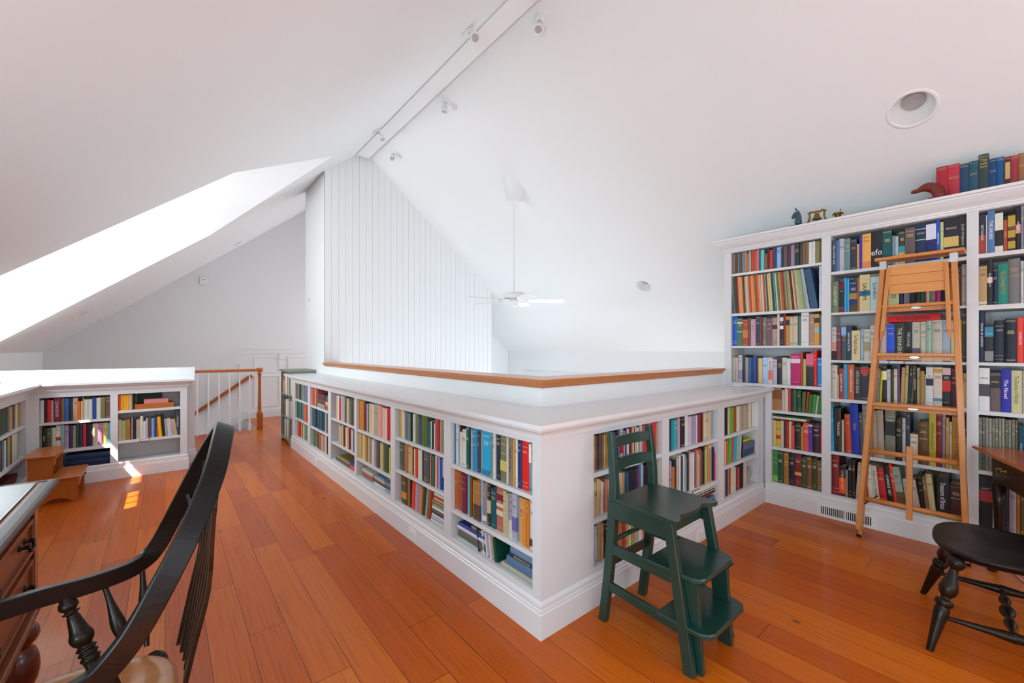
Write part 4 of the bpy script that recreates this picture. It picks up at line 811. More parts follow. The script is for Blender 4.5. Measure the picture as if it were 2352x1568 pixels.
# bell bookend
be = thing('bell', 'small brass bell hanging in a yoke stand on the cornice', 'bell', (4.2, 1.035, TZ), -PI / 2)
lpart('bell_body', MB().lathe([(0, 0.001), (0.002, 0.012), (0.008, 0.016), (0.022, 0.019), (0.036, 0.024), (0.046, 0.033), (0.050, 0.036), (0.050, 0.033), (0.044, 0.028)], (0, 0, 0.077), axis=(0, 0, -1), seg=24), BRASS, be)
lpart('yoke', MB().ribbon([(-0.062, 0, 0.084), (-0.04, 0, 0.096), (-0.02, 0, 0.088), (0, 0, 0.092), (0.02, 0, 0.088), (0.04, 0, 0.096), (0.062, 0, 0.084)], 0.02, 0.014, (0, 1, 0)), BRASS, be)
for s_ in (-1, 1): lpart('stand_leg', MB().ribbon([(s_ * 0.052, 0, 0.088), (s_ * 0.050, 0, 0.05), (s_ * 0.058, 0, 0.02), (s_ * 0.066, 0, 0.0)], [0.014, 0.014, 0.024, 0.036], 0.012, (0, 1, 0)), BRASS, be)
lpart('clapper', MB().lathe([(0, 0.002), (0.01, 0.002), (0.014, 0.006), (0.02, 0.002)], (0, 0, 0.035), axis=(0, 0, -1), seg=10), BRASS, be)
# mortar and pestle
mo = thing('mortar', 'small brass mortar with pestle on the cornice, right of the bell', 'mortar', (4.2, 0.893, TZ), -PI / 2)
lpart('bowl', MB().lathe([(0, 0.018), (0.006, 0.02), (0.010, 0.015), (0.016, 0.020), (0.034, 0.026), (0.040, 0.034), (0.043, 0.034), (0.040, 0.024), (0.02, 0.014)], seg=24), BRASS, mo)
lpart('pestle', MB().lathe([(0, 0.005), (0.5, 0.003), (0.85, 0.0035), (0.92, 0.006), (1, 0.003)], (0.006, 0, 0.022), (0.018, 0, 0.072), seg=10), BRASS, mo)
for s_ in (-1, 1): lpart('handle', MB().box(s_ * 0.030, s_ * 0.038, -0.004, 0.004, 0.026, 0.036), BRASS, mo)

def smooth(pts, n=8):
    P = [Vector(p) for p in pts]; P = [P[0] * 2 - P[1]] + P + [P[-1] * 2 - P[-2]]; out = []
    for i in range(1, len(P) - 2):
        for k in range(n):
            t_ = k / n; a_, b_, c_, d_ = P[i - 1:i + 3]
            out.append(0.5 * ((2 * b_) + (-a_ + c_) * t_ + (2 * a_ - 5 * b_ + 4 * c_ - d_) * t_ ** 2 + (-a_ + 3 * b_ - 3 * c_ + d_) * t_ ** 3))
    out.append(P[-2]); return out
# ------------------------------------------------------------------ green step chair
gs = thing('step_chair', 'dark green painted wooden chair with two pull-out steps by the low bookcase corner', 'step chair', (1.9, 1.1, 0))
GX = ((1.748, 2.098))
SZ = 0.645
def B(p0, p1, w_, t_, **k): return MB().bar(p0, p1, w_, t_, **k)
for sx, x in ((-1, 1.752), (1, 2.112)):
    # rear leg and back post in one piece
    xb = x if sx < 0 else x - 0.002
    leg = MB().ribbon(smooth([(xb - 0.004 * 1, 1.352, 0), (xb + 0.012, 1.322, 0.30), (xb + 0.022, 1.306, 0.60), (xb + 0.036, 1.316, 0.76), (xb + 0.056, 1.350, 0.965)], 4), [0.036 + 0.006 * math.sin(PI * i_ / 16) - 0.004 * max(0, i_ - 8) / 8 for i_ in range(17)], [0.044 + 0.004 * math.sin(PI * i_ / 16) - 0.010 * max(0, i_ - 8) / 8 for i_ in range(17)], (1, 0, 0))
    part('leg', leg, GREEN, gs)
    f0 = (x - 0.018 if sx < 0 else x + 0.0, 0.880, 0.0); f1 = (x - 0.004 if sx < 0 else x - 0.010, 0.985, 0.625)
    part('leg', B(f0, f1, 0.034, 0.050, up=(0, -1, 0), w1=0.034, t1=0.044), GREEN, gs)
    a_ = x + 0.006 if sx < 0 else x - 0.006
    part('side_rail', B((a_, 1.315, 0.583), (a_ - 0.004, 0.99, 0.583), 0.022, 0.085), GREEN, gs)
    part('side_rail', B((a_, 1.325, 0.385), (a_ - 0.006, 0.93, 0.375), 0.020, 0.052), GREEN, gs)
    part('side_rail', B((a_ - 0.004, 1.340, 0.190), (a_ - 0.010, 0.90, 0.165), 0.020, 0.045), GREEN, gs)
# seat with shaped front
sp2 = []
nseg = 24
sst = lambda a_, b_, x_: (lambda q_: q_ * q_ * (3 - 2 * q_))(max(0.0, min(1.0, (x_ - a_) / (b_ - a_))))
for i in range(nseg + 1):
    t_ = i / nseg; e_ = 0.034 * sst(0.07, 0.24, t_) * sst(0.93, 0.76, t_) - (0.016 * math.sin(PI * (t_ - 0.24) / 0.52) if 0.24 < t_ < 0.76 else 0)
    sp2.append((1.718 + (2.114 - 1.718) * t_, 0.932 + e_))
st = MB().prism(sp2 + [(2.124, 1.300), (1.756, 1.300)], 0.626, SZ); st.build('seat', GREEN, gs)
part('apron', MB().box(1.76, 2.10, 1.00, 1.018, 0.55, 0.625), GREEN, gs)
part('back_rail', MB().ribbon(smooth([(1.805, 1.338, 0.905), (1.88, 1.350, 0.907), (1.975, 1.354, 0.908), (2.07, 1.350, 0.907), (2.145, 1.338, 0.905)], 3), 0.055, 0.018, (0, 0.15, 1)), GREEN, gs)
part('back_rail', MB().ribbon(smooth([(1.800, 1.318, 0.790), (1.88, 1.331, 0.794), (1.97, 1.336, 0.796), (2.06, 1.331, 0.794), (2.140, 1.318, 0.790)], 3), 0.058, 0.018, (0, 0.15, 1)), GREEN, gs)
part('stretcher', MB().tube([(1.765, 1.322, 0.41), (2.11, 1.322, 0.41)], 0.012), GREEN, gs)
part('stretcher', B((1.765, 1.33, 0.30), (2.11, 1.33, 0.30), 0.02, 0.045), GREEN, gs)
for nm, y0_, y1_, z_ in (('upper', 0.835, 1.075, 0.415), ('lower', 0.790, 1.035, 0.205)):
    s_ = thing_ = None
    poly = [(1.722, y1_), (1.722, y0_ + 0.045), (1.745, y0_ + 0.012), (1.77, y0_), (2.06, y0_), (2.088, y0_ + 0.012), (2.108, y0_ + 0.045), (2.108, y1_)] if nm == 'lower' else [(1.738, y1_ + 0.03), (1.738, y0_ + 0.04), (1.756, y0_ + 0.010), (1.78, y0_), (2.045, y0_), (2.072, y0_ + 0.010), (2.094, y0_ + 0.04), (2.094, y1_ + 0.03)]
    m_ = MB(); n_ = len(poly); cx, cy = 1.915, (y0_ + y1_) / 2
    ring = lambda i_, z: [(cx + (x - cx) * (1 - i_), cy + (y - cy) * (1 - i_), z) for x, y in poly]
    L_ = [ring(0.03, z_ - 0.024), ring(0, z_ - 0.018), ring(0, z_ - 0.006), ring(0.025, z_)]
    m_.add([p for r_ in L_ for p in r_], [tuple(range(n_ - 1, -1, -1)), tuple(range(3 * n_, 4 * n_))] + [(k * n_ + i, k * n_ + (i + 1) % n_, (k + 1) * n_ + (i + 1) % n_, (k + 1) * n_ + i) for k in range(3) for i in range(n_)])
    part('step', m_, GREEN, gs)
for x in (1.772, 2.058):
    part('step_support', B((x, 0.868, 0.0), (x, 0.905, 0.392), 0.024, 0.062, up=(0, -1, 0), w1=0.024, t1=0.088), GREEN, gs)
    part('step_bracket', MB().ext([(0.83, 0.392), (1.06, 0.392), (1.0, 0.36), (0.86, 0.355)], (x - 0.010, 0, 0), (0, 1, 0), (0, 0, 1), (0.02, 0, 0)), GREEN, gs)

# ------------------------------------------------------------------ folded step ladder
ld = thing('step_ladder', 'tall orange wooden folding step ladder leaning closed against the tall bookcase', 'ladder', (3.98, 0.44, 0))
def rail_pt(side, z, off=0.0):
    yb, yt = (0.722, 0.588) if side < 0 else (0.172, 0.238)
    t_ = z / 2.06; return (3.955 + 0.10 * t_ + off, yb + (yt - yb) * t_, z)
for sd_ in (-1, 1):
    part('rail', MB().bar(rail_pt(sd_, 0.075), rail_pt(sd_, 2.045), 0.030, 0.066, up=(1, 0, 0), m=LADW), None, ld)
    r0 = rail_pt(sd_, 0.0, 0.055); r1 = rail_pt(sd_, 1.93, 0.055)
    inn = 0.004 * sd_
    part('rear_rail', MB().bar((r0[0], r0[1] + inn, 0.0), (r1[0], r1[1] + inn, r1[2]), 0.022, 0.040, up=(1, 0, 0), m=LADW), None, ld)
    part('rubber_foot', MB().box(r0[0] - 0.024, r0[0] + 0.024, r0[1] - 0.014, r0[1] + 0.014, 0.0, 0.018), IRON, ld)
    b0 = rail_pt(sd_, 1.985, -0.034); b1 = rail_pt(sd_, 1.50, -0.034); io = 0.035 * -sd_
    arm = MB().bar((b0[0], b0[1] - io * -1 * -1, b0[2]), (b1[0], b1[1] - io, b1[2] + 0.03), 0.022, 0.034, up=(1, 0, 0), m=LADW)
    part('shelf_arm', arm, None, ld)
    part('arm_tip', MB().bar((b1[0], b1[1] - io, b1[2] + 0.03), (b1[0] + 0.004, b1[1] - io * 0.75, b1[2] - 0.03), 0.022, 0.034, up=(1, 0, 0), m=LADW, w1=0.004, t1=0.02), None, ld)
    q = rail_pt(sd_, 2.02, 0.0); part('top_bracket', MB().box(q[0] - 0.035, q[0] + 0.032, q[1] - 0.019, q[1] + 0.019, 1.985, 2.045), STEEL, ld)
part('top_cap', MB().cbox(3.995, 4.165, 0.185, 0.635, 2.048, 2.070, m=LADW), None, ld)
for k in range(3): part('shelf_board', MB().cbox(4.008, 4.024, 0.262, 0.558, 1.800 + 0.066 * k, 1.8645 + 0.066 * k, b=0.0015, m=LADP), None, ld)
for z_ in (1.72, 1.372, 1.012):
    a_ = rail_pt(-1, z_); b_ = rail_pt(1, z_)
    m_ = MB().cbox(a_[0] - 0.036, a_[0] + 0.045, b_[1] + 0.012, a_[1] - 0.012, z_ - 0.018, z_ + 0.004, m=LADW); part('step', m_, None, ld)
    m_ = MB().box(a_[0] + 0.0, a_[0] + 0.02, b_[1] + 0.014, a_[1] - 0.014, z_ - 0.046, z_ - 0.018, m=LADW); part('step_apron', m_, None, ld)
    m_ = MB(); cy = (a_[1] + b_[1]) / 2
    v_ = [(a_[0] - 0.003, cy + 0.036 * math.cos(2 * PI * k / 20), z_ - 0.026 + 0.011 * math.sin(2 * PI * k / 20)) for k in range(20)]
    m_.add(v_ + [(x - 0.0, y, z) for x, y, z in [(p[0] - 0.0035, cy + (p[1] - cy) * 0.75, z_ - 0.026 + (p[2] - z_ + 0.026) * 0.75) for p in v_]], [tuple(range(20, 40))] + [(i, (i + 1) % 20, 20 + (i + 1) % 20, 20 + i) for i in range(20)])
    part('step_plate', m_, STEEL, ld)
for z_ in (0.655, 0.300):
    a_ = rail_pt(-1, z_, 0.01); b_ = rail_pt(1, z_, 0.01); part('rung', MB().tube([(a_[0], a_[1] - 0.004, z_), (b_[0], b_[1] + 0.004, z_)], 0.017, seg=14, m=LADW), None, ld)
part('centre_bar', MB().bar((3.962, 0.445, 0.22), (3.985, 0.445, 0.725), 0.034, 0.018, up=(1, 0, 0), m=LADW), None, ld)
part('brace_rod', MB().tube([(3.985, 0.70, 0.245), (4.03, 0.62, 0.325)], 0.004), IRON, ld)

# ------------------------------------------------------------------ turned-leg chairs
def turned(p0, p1, prof, m, seg=20):
    P = [prof[0]] + list(prof) + [prof[-1]]; out = []
    for i in range(1, len(P) - 2):
        for k in range(3):
            t_ = k / 3; a_, b_, c_, d_ = P[i - 1:i + 3]
            r_ = 0.5 * (2 * b_[1] + (c_[1] - a_[1]) * t_ + (2 * a_[1] - 5 * b_[1] + 4 * c_[1] - d_[1]) * t_ ** 2 + (3 * b_[1] - a_[1] - 3 * c_[1] + d_[1]) * t_ ** 3)
            out.append((b_[0] + (c_[0] - b_[0]) * t_, max(0.003, min(r_, max(b_[1], c_[1]) * 1.12))))
    out.append(prof[-1]); return MB().lathe(out, p0, p1, seg=seg, m=m)
LEG = [(0, .013), (.02, .014), (.30, .023), (.42, .0275), (.47, .024), (.475, .030), (.50, .033), (.53, .030), (.535, .020), (.56, .017), (.60, .029), (.66, .034), (.72, .027), (.80, .019), (.86, .016), (.865, .022), (.90, .031), (.93, .033), (.97, .028), (1.0, .018)]
wc = thing('windsor_chair', 'worn black saddle-seat wooden chair with turned legs at the right edge', 'chair', (3.1, 0.0, 0))
# saddle seat: outline in local terms, front at +y
def seat_mesh(cx, cy, rot, W, D, z, dish, th, m, flare=0.0):
    n_ = 40; rings = []; mb = MB(); v = []; f = []
    def out(an):
        c_, s_ = math.cos(an), math.sin(an); r_ = (abs(c_) ** 2.6 + abs(s_) ** 2.6) ** (-1 / 2.6)
        x, y = W / 2 * r_ * c_, D / 2 * r_ * s_
        if y > 0: x *= 1 + 0.06 * y / (D / 2)
        else: x *= 1 - 0.10 * (-y) / (D / 2)
        return x, y
    lev = [(0.80, -th, 0), (0.93, -th * 0.8, 0), (1.0, -th * 0.30, 0), (1.0, -th * 0.10, 0), (0.97, 0, 1), (0.86, 0, 1), (0.65, 0, 1), (0.4, 0, 1), (0.15, 0, 1)]
    for sc_, dz_, topp in lev:
        for k in range(n_):
            x, y = out(2 * PI * k / n_); x *= sc_; y *= sc_; zz = dz_
            if topp:
                q_ = (1 - sc_) / 0.85; xs_ = abs(x) / (W / 2)
                zz = -dish * math.sin(min(1, q_ * 1.5) * PI / 2) * (0.55 + 0.45 * min(1, xs_ * 2.4)) * (1 if y < D * 0.1 else 1.0)
                if y > D * 0.12: zz *= 0.5 + 0.6 * xs_
            c_, s_ = math.cos(rot), math.sin(rot); v.append((cx + x * c_ - y * s_, cy + x * s_ + y * c_, z + zz))
    L_ = len(lev)
    for j in range(L_ - 1):
        for k in range(n_): f.append((j * n_ + k, j * n_ + (k + 1) % n_, (j + 1) * n_ + (k + 1) % n_, (j + 1) * n_ + k))
    f.append(tuple(range(n_ - 1, -1, -1))); f.append(tuple(range((L_ - 1) * n_, L_ * n_)))
    return mb.add(v, f, m, True)
part('seat', seat_mesh(3.115, 0.025, 0.05, 0.56, 0.47, 0.452, 0.016, 0.045, BLACK), None, wc)
tops = [((2.895, 0.155, 0.42), (2.735, 0.238, 0.0)), ((3.285, 0.175, 0.42), (3.345, 0.318, 0.0)), ((2.95, -0.115, 0.42), (2.80, -0.30, 0)), ((3.27, -0.115, 0.42), (3.42, -0.28, 0))]
for a_, b_ in tops: part('leg', turned(b_, a_, LEG, BLACKR), None, wc)
def lerp(a_, b_, t_): return tuple(a_[i] + (b_[i] - a_[i]) * t_ for i in range(3))
STR = [(0, .008), (.1, .010), (.35, .016), (.48, .022), (.5, .024), (.52, .022), (.65, .016), (.9, .010), (1, .008)]
MED = [(0, .009), (.15, .011), (.22, .019), (.28, .021), (.34, .012), (.38, .011), (.45, .023), (.5, .028), (.55, .023), (.62, .011), (.66, .012), (.72, .021), (.78, .019), (.85, .011), (1, .009)]
s1 = (lerp(tops[0][1], tops[0][0], .36), lerp(tops[2][1], tops[2][0], .36)); s2 = (lerp(tops[1][1], tops[1][0], .36), lerp(tops[3][1], tops[3][0], .36))
for s_ in (s1, s2): part('stretcher', turned(s_[0], s_[1], STR, BLACKR), None, wc)
part('stretcher', turned(lerp(*s1, .5), lerp(*s2, .5), MED, BLACKR), None, wc)
for i in range(7):
    t_ = i / 6; part('spindle', MB().tube([(2.93 + 0.36 * t_, -0.175 - 0.02 * math.sin(PI * t_), 0.445), (2.90 + 0.42 * t_, -0.33 - 0.04 * math.sin(PI * t_), 0.93)], [0.009, 0.006], seg=8), BLACK, wc)
part('crest_rail', MB().ribbon([(2.86 + 0.5 * t_ / 8, -0.33 - 0.05 * math.sin(PI * t_ / 8), 0.95) for t_ in range(9)], 0.06, 0.02, (0, 0, 1)), BLACK, wc)

# black armchair, near left: seen almost edge-on from behind
ac = thing('armchair', 'black continuous-arm wooden armchair with turned spindles drawn up to the desk', 'chair', (-0.2, 1.6, 0))
top_ = Vector((0.172, 1.66, 1.135))
near = [(-0.42, 1.26, 0.655), (-0.30, 1.255, 0.662), (-0.20, 1.262, 0.668), (-0.135, 1.275, 0.672), (-0.098, 1.282, 0.694), (-0.048, 1.292, 0.755), (0.016, 1.32, 0.87), (0.062, 1.36, 0.961), (0.104, 1.42, 1.054), (0.130, 1.52, 1.118)]
far = [(0.146, 1.62, 1.148), (0.140, 1.70, 1.120), (0.106, 1.80, 1.025), (0.059, 1.86, 0.902), (0.012, 1.895, 0.785), (-0.018, 1.902, 0.722), (-0.048, 1.90, 0.684), (-0.095, 1.875, 0.668), (-0.186, 1.845, 0.666), (-0.274, 1.825, 0.672), (-0.345, 1.808, 0.672), (-0.385, 1.798, 0.670)]
hp = smooth(near + far, 6); n_ = len(hp)
W_ = []; 
side = []
for p in hp:
    k = max(0.0, min(1.0, (p.z - 0.70) / 0.12))
    side.append(Vector((0.90, 0, -0.43)) * k * 0 + Vector((0, 0, 1)) * (1 - k) + Vector((-0.90, 0.0, 0.42)) * k)
side = [s_.normalized() for s_ in side]
part('hoop', MB().ribbon(hp, [0.052] * n_, [0.027] * n_, side), BLACK, ac, 'continuous black arm and back hoop')
part('seat', seat_mesh(-0.215, 1.565, PI / 2, 0.47, 0.49, 0.440, 0.014, 0.042, mat('seat_light_wood', '9a5a2c', 0.3, coat=0.4, nscale=5, stretch=(2, 8, 8), col2='b8783c')), None, ac, 'light brown wooden seat')
SPN = [(0, .007), (.12, .009), (.30, .017), (.42, .019), (.55, .015), (.75, .009), (1, .007)]
ARP = [(0, .018), (.10, .020), (.13, .024), (.17, .018), (.20, .024), (.24, .018), (.27, .024), (.31, .016), (.36, .024), (.44, .028), (.52, .022), (.72, .015), (.76, .013), (.79, .021), (.81, .013), (.86, .022), (.93, .020), (1, .011)]
for b_, t_ in (((-0.165, 1.782, 0.44), (-0.232, 1.832, 0.650)), ((-0.26, 1.365, 0.44), (-0.30, 1.262, 0.668))): part('arm_post', turned(b_, t_, ARP, BLACKR), None, ac)
for b_, t_ in (((-0.090, 1.800, 0.44), (-0.150, 1.858, 0.650)), ((-0.045, 1.790, 0.44), (-0.060, 1.892, 0.665)), ((-0.15, 1.36, 0.44), (-0.17, 1.28, 0.675)), ((-0.07, 1.37, 0.44), (-0.10, 1.325, 0.70))): part('spindle', turned(b_, t_, SPN, BLACKR, 14), None, ac)
for k in range(7):
    t_ = (k + 0.5) / 7; y0_ = 1.42 + 0.34 * t_; 
    # top point on the hoop
    yt = 1.42 + (1.905 - 1.42) * t_; best = min((p for p in hp if p.z > 0.9), key=lambda p: abs(p.y - yt))
    xb = 0.028 + 0.02 * math.sin(PI * t_)
    mid = Vector((0.094, y0_ + (best.y - y0_) * 0.4, 0.73))
    b0 = Vector((xb, y0_, 0.44)); pts = [b0, b0.lerp(mid, .5), mid, mid.lerp(best, .4), mid.lerp(best, .75), best]
    part('spindle', MB().ribbon(smooth(pts, 3), [0.014] * 4 + [0.022] * 4 + [0.030] * 4 + [0.016] * 4, 0.011, (0, 1, 0)), BLACKR, ac)
for a_, b_ in (((-0.34, 1.80), (-0.42, 1.87)), ((-0.34, 1.36), (-0.42, 1.29)), ((-0.03, 1.76), (0.05, 1.86)), ((-0.03, 1.40), (0.05, 1.30))):
    part('leg', turned((b_[0], b_[1], 0), (a_[0], a_[1], 0.42), LEG, BLACKR), None, ac)
part('stretcher', turned((-0.395, 1.845, .15), (0.022, 1.828, .15), STR, BLACKR), None, ac)
part('stretcher', turned((-0.395, 1.315, .15), (0.022, 1.332, .15), STR, BLACKR), None, ac)
part('stretcher', turned((-0.19, 1.83, .15), (-0.19, 1.33, .15), MED, BLACKR), None, ac)

# ------------------------------------------------------------------ desk, near left
dk = thing('pedestal_desk', 'brown wooden desk with glass-covered top and bulbous turned feet at left edge', 'desk', (-0.9, 2.3, 0))
DX, DY, DZ = -0.388, 2.915, 0.79
pr = [(0, DZ - 0.052), (0.016, DZ - 0.050), (0.024, DZ - 0.040), (0.034, DZ - 0.034), (0.044, DZ - 0.022), (0.045, DZ - 0.010), (0.040, DZ - 0.002), (0.028, DZ), (0.012, DZ), (0.010, DZ - 0.003), (0, DZ - 0.003)]
part('top_edge', MB().sweep([(o, z) for o, z in pr], [(DX - 0.045, 1.30), (DX - 0.045, DY - 0.045), (-1.45, DY - 0.045)][::-1]), DESKE, dk)
part('desk_top', MB().box(-1.45, DX - 0.045, 1.30, DY - 0.045, DZ - 0.045, DZ - 0.003), DESKW, dk)
gl = MB(); gl.box(-1.44, DX - 0.062, 1.32, DY - 0.062, DZ - 0.002, DZ + 0.0045, m=GLASSE); gl.box(-1.438, DX - 0.066, 1.322, DY - 0.066, DZ + 0.0045, DZ + 0.005, m=GLASS)
part('glass_top', gl, None, dk, 'clear grey glass sheet covering the desk top')
PX, PY0, PY1, PZ = -0.415, 1.75, 2.61, 0.345
part('pedestal', MB().box(-1.42, PX - 0.022, PY0, PY1, PZ, DZ - 0.052), DESKW, dk)
part('kneehole_panel', MB().box(-1.42, -1.40, 1.4, PY0, PZ, DZ - 0.052), DESKW, dk)
part('corner_post', MB().cbox(PX - 0.055, PX + 0.006, PY1 - 0.055, PY1 + 0.004, PZ, DZ - 0.052), MAHOG, dk)
part('corner_post', MB().cbox(PX - 0.055, PX + 0.006, PY0 - 0.004, PY0 + 0.055, PZ, DZ - 0.052), MAHOG, dk)
part('base_rail', MB().cbox(-1.42, PX + 0.016, PY0 - 0.012, PY1 + 0.012, PZ - 0.032, PZ - 0.0005), DESKW, dk)
for z0_, z1_ in ((0.575, 0.715), (0.375, 0.550)):
    dm = MB(); y0_, y1_ = PY0 + 0.062, PY1 - 0.062
    dm.box(PX - 0.021, PX - 0.006, y0_, y1_, z0_, z1_)
    for aa in ((y0_, y1_, z0_, z0_ + 0.016), (y0_, y1_, z1_ - 0.016, z1_)): dm.box(PX - 0.006, PX + 0.004, *aa)
    for aa in ((y0_, y0_ + 0.016), (y1_ - 0.016, y1_)): dm.box(PX - 0.006, PX + 0.004, aa[0], aa[1], z0_ + 0.016, z1_ - 0.016)
    dr = part('drawer', dm, DESKW, dk)
    for cy in (2.42, 1.97):
        zc = (z0_ + z1_) / 2; hm = MB()
        for s_ in (-1, 1): hm.lathe([(0, 0.013), (0.004, 0.013), (0.006, 0.008), (0.020, 0.007), (0.026, 0.010), (0.030, 0.004)], (PX - 0.006, cy + s_ * 0.038, zc + 0.008), axis=(1, 0, 0), seg=12)
        hm.tube([(PX + 0.018, cy - 0.038, zc + 0.008), (PX + 0.022, cy - 0.030, zc - 0.012), (PX + 0.023, cy, zc - 0.020), (PX + 0.022, cy + 0.030, zc - 0.012), (PX + 0.018, cy + 0.038, zc + 0.008)], [0.004, 0.005, 0.0055, 0.005, 0.004], seg=8)
        h_ = part('drawer_pull', hm, IRON, dr)
for (x, y) in ((PX - 0.045, PY1 - 0.045), (PX - 0.045, PY0 + 0.045), (-1.36, PY1 - 0.045), (-1.36, PY0 + 0.045)):
    part('bun_foot', MB().lathe([(0, 0.036), (0.02, 0.038), (0.03, 0.048), (0.06, 0.060), (0.10, 0.066), (0.14, 0.064), (0.175, 0.055), (0.195, 0.040), (0.20, 0.042), (0.212, 0.055), (0.235, 0.065), (0.26, 0.064), (0.28, 0.052), (0.288, 0.040), (0.312, 0.046)], (x, y, 0), seg=28), MAHOG, dk)
si = thing('silver_caster', 'small ornate silver vessel standing on the desk glass at the left edge', 'vessel', (-0.62, 2.20, DZ + 0.0055))
lpart('body', MB().lathe([(0, 0.038), (0.006, 0.040), (0.012, 0.024), (0.02, 0.022), (0.03, 0.036), (0.06, 0.040), (0.085, 0.034), (0.10, 0.036), (0.104, 0.030)], seg=24), SILVER, si)
lpart('lid', MB().lathe([(0.104, 0.034), (0.112, 0.030), (0.122, 0.016), (0.128, 0.008), (0.134, 0.010), (0.140, 0.003)], seg=20), SILVER, si)

# ------------------------------------------------------------------ small side desk at right
rt = thing('writing_table', 'small black writing table with orange-brown top and brass-pull drawer at right edge', 'table', (4.1, -0.1, 0))
C0 = Vector((4.175, 0.160)); e1 = Vector((-0.947, -0.322)); e2 = Vector((0.322, -0.947)); 
def tp(a_, b_, z): p = C0 + e1 * a_ + e2 * b_; return (p.x, p.y, z)
TW, TD, TH = 0.86, 0.45, 0.755
def oblong(a0, a1, b0, b1, z0, z1, m=None):
    v = [tp(a_, b_, z) for z in (z0, z1) for a_, b_ in ((a0, b0), (a1, b0), (a1, b1), (a0, b1))]
    return MB().add(v, [(3, 2, 1, 0), (4, 5, 6, 7), (0, 1, 5, 4), (1, 2, 6, 5), (2, 3, 7, 6), (3, 0, 4, 7)], m)
tt_ = MB(); L_ = [(0.006, TH - 0.020), (0, TH - 0.012), (0, TH - 0.006), (0.006, TH)]
v = [tp(a_, b_, z) for i_, z in L_ for a_, b_ in ((i_, i_), (TW - i_, i_), (TW - i_, TD - i_), (i_, TD - i_))]
tt_.add(v, [(3, 2, 1, 0), (12, 13, 14, 15)] + [(k * 4 + i, k * 4 + (i + 1) % 4, k * 4 + 4 + (i + 1) % 4, k * 4 + 4 + i) for k in range(3) for i in range(4)])
part('table_top', tt_, TABLE, rt)
part('apron', oblong(0.135, TW - 0.06, 0.05, TD - 0.04, TH - 0.165, TH - 0.0205), BLACKR, rt)
part('valance', MB().ext([(0.135, TH - 0.165), (0.135, TH - 0.235), (0.165, TH - 0.235), (0.18, TH - 0.205), (0.21, TH - 0.205), (0.225, TH - 0.185), (TW - 0.12, TH - 0.185), (TW - 0.09, TH - 0.235), (TW - 0.06, TH - 0.235), (TW - 0.06, TH - 0.165)], (*tp(0, 0.05, 0)[:2], 0), (*e1, 0), (0, 0, 1), (*(e2 * 0.02), 0)), BLACKR, rt)
dr = part('drawer', oblong(0.18, TW - 0.11, 0.040, 0.050, TH - 0.150, TH - 0.040), BLACKR, rt)
hm = MB(); hc = tp(0.31, 0.040, TH - 0.093); 
for s_ in (-1, 1):
    p = tp(0.31 + s_ * 0.032, 0.040, TH - 0.085); hm.lathe([(0, 0.012), (0.004, 0.012), (0.006, 0.005), (0.018, 0.006), (0.022, 0.003)], p, axis=(-e2.x, -e2.y, 0), seg=12)
hm.tube([tp(0.31 + 0.032 * math.cos(t_), 0.020, TH - 0.085 - 0.030 * math.sin(t_)) for t_ in [PI * k / 10 for k in range(11)]], 0.0035, seg=8)
part('drawer_pull', hm, BRASS, dr)
for a_, b_ in ((0.165, 0.07), (TW - 0.09, 0.07), (0.165, TD - 0.07), (TW - 0.09, TD - 0.07)):
    p = tp(a_, b_, 0); lg = MB(); pts = [(p[0], p[1], TH - 0.2), (p[0], p[1], 0.42), (p[0], p[1], 0.10), (p[0] - 0.004, p[1] + 0.008, 0.045), (p[0] - 0.010, p[1] + 0.022, 0.016)]
    lg.tube(pts, [0.034, 0.027, 0.016, 0.016, 0.014], seg=14)
    lg.lathe([(0, 0.018), (0.006, 0.024), (0.012, 0.022), (0.018, 0.010)], (p[0] - 0.014, p[1] + 0.028, 0), seg=16)
    part('leg', lg, BLACKR, rt)
tag(MB().tube([(4.06, -0.02, 0.006), (3.98, -0.05, 0.006), (3.85, -0.12, 0.006), (3.7, -0.3, 0.006)], 0.004, seg=8).build('power_cord', CORD), 'thin white power cord on the floor behind the black saddle-seat chair', 'cord')

# ------------------------------------------------------------------ small step stool
ss = thing('step_stool', 'small honey pine two-step stool standing by the low bookcases at left', 'stool', (-0.77, 5.78, 0))
Y0, Y1 = 5.555, 6.005
def stool_board(x0, x1, z): 
    m_ = MB(); L_ = [(0.008, z - 0.020), (0, z - 0.014), (0, z - 0.005), (0.006, z)]
    v = [(x, y, zz) for i_, zz in L_ for x, y in ((x0 + i_, Y0 - 0.03 + i_), (x1 - i_, Y0 - 0.03 + i_), (x1 - i_, Y1 + 0.03 - i_), (x0 + i_, Y1 + 0.03 - i_))]
    return m_.add(v, [(3, 2, 1, 0), (12, 13, 14, 15)] + [(k * 4 + i, k * 4 + (i + 1) % 4, k * 4 + 4 + (i + 1) % 4, k * 4 + 4 + i) for k in range(3) for i in range(4)])
part('upper_step', stool_board(-0.955, -0.760, 0.450), HONEY, ss)
part('lower_step', stool_board(-0.800, -0.600, 0.235), HONEY, ss)
arc = [(-0.640 - 0.15 * (1 - math.cos(t_)), 0.05 * math.sin(t_)) for t_ in [PI * k / 10 for k in range(11)]]
side = [(-0.625, 0.0), (-0.655, 0.0)] + [(-0.665 - 0.085 * (1 - math.cos(t_)), 0.045 * math.sin(t_)) for t_ in [PI * k / 8 for k in range(1, 8)]] + [(-0.845, 0), (-0.935, 0), (-0.935, 0.43), (-0.780, 0.43), (-0.780, 0.215), (-0.625, 0.215)]
for y in (Y0, Y1 - 0.02): part('side_panel', MB().ext(side, (0, y, 0), (1, 0, 0), (0, 0, 1), (0, 0.02, 0)), HONEYD, ss)
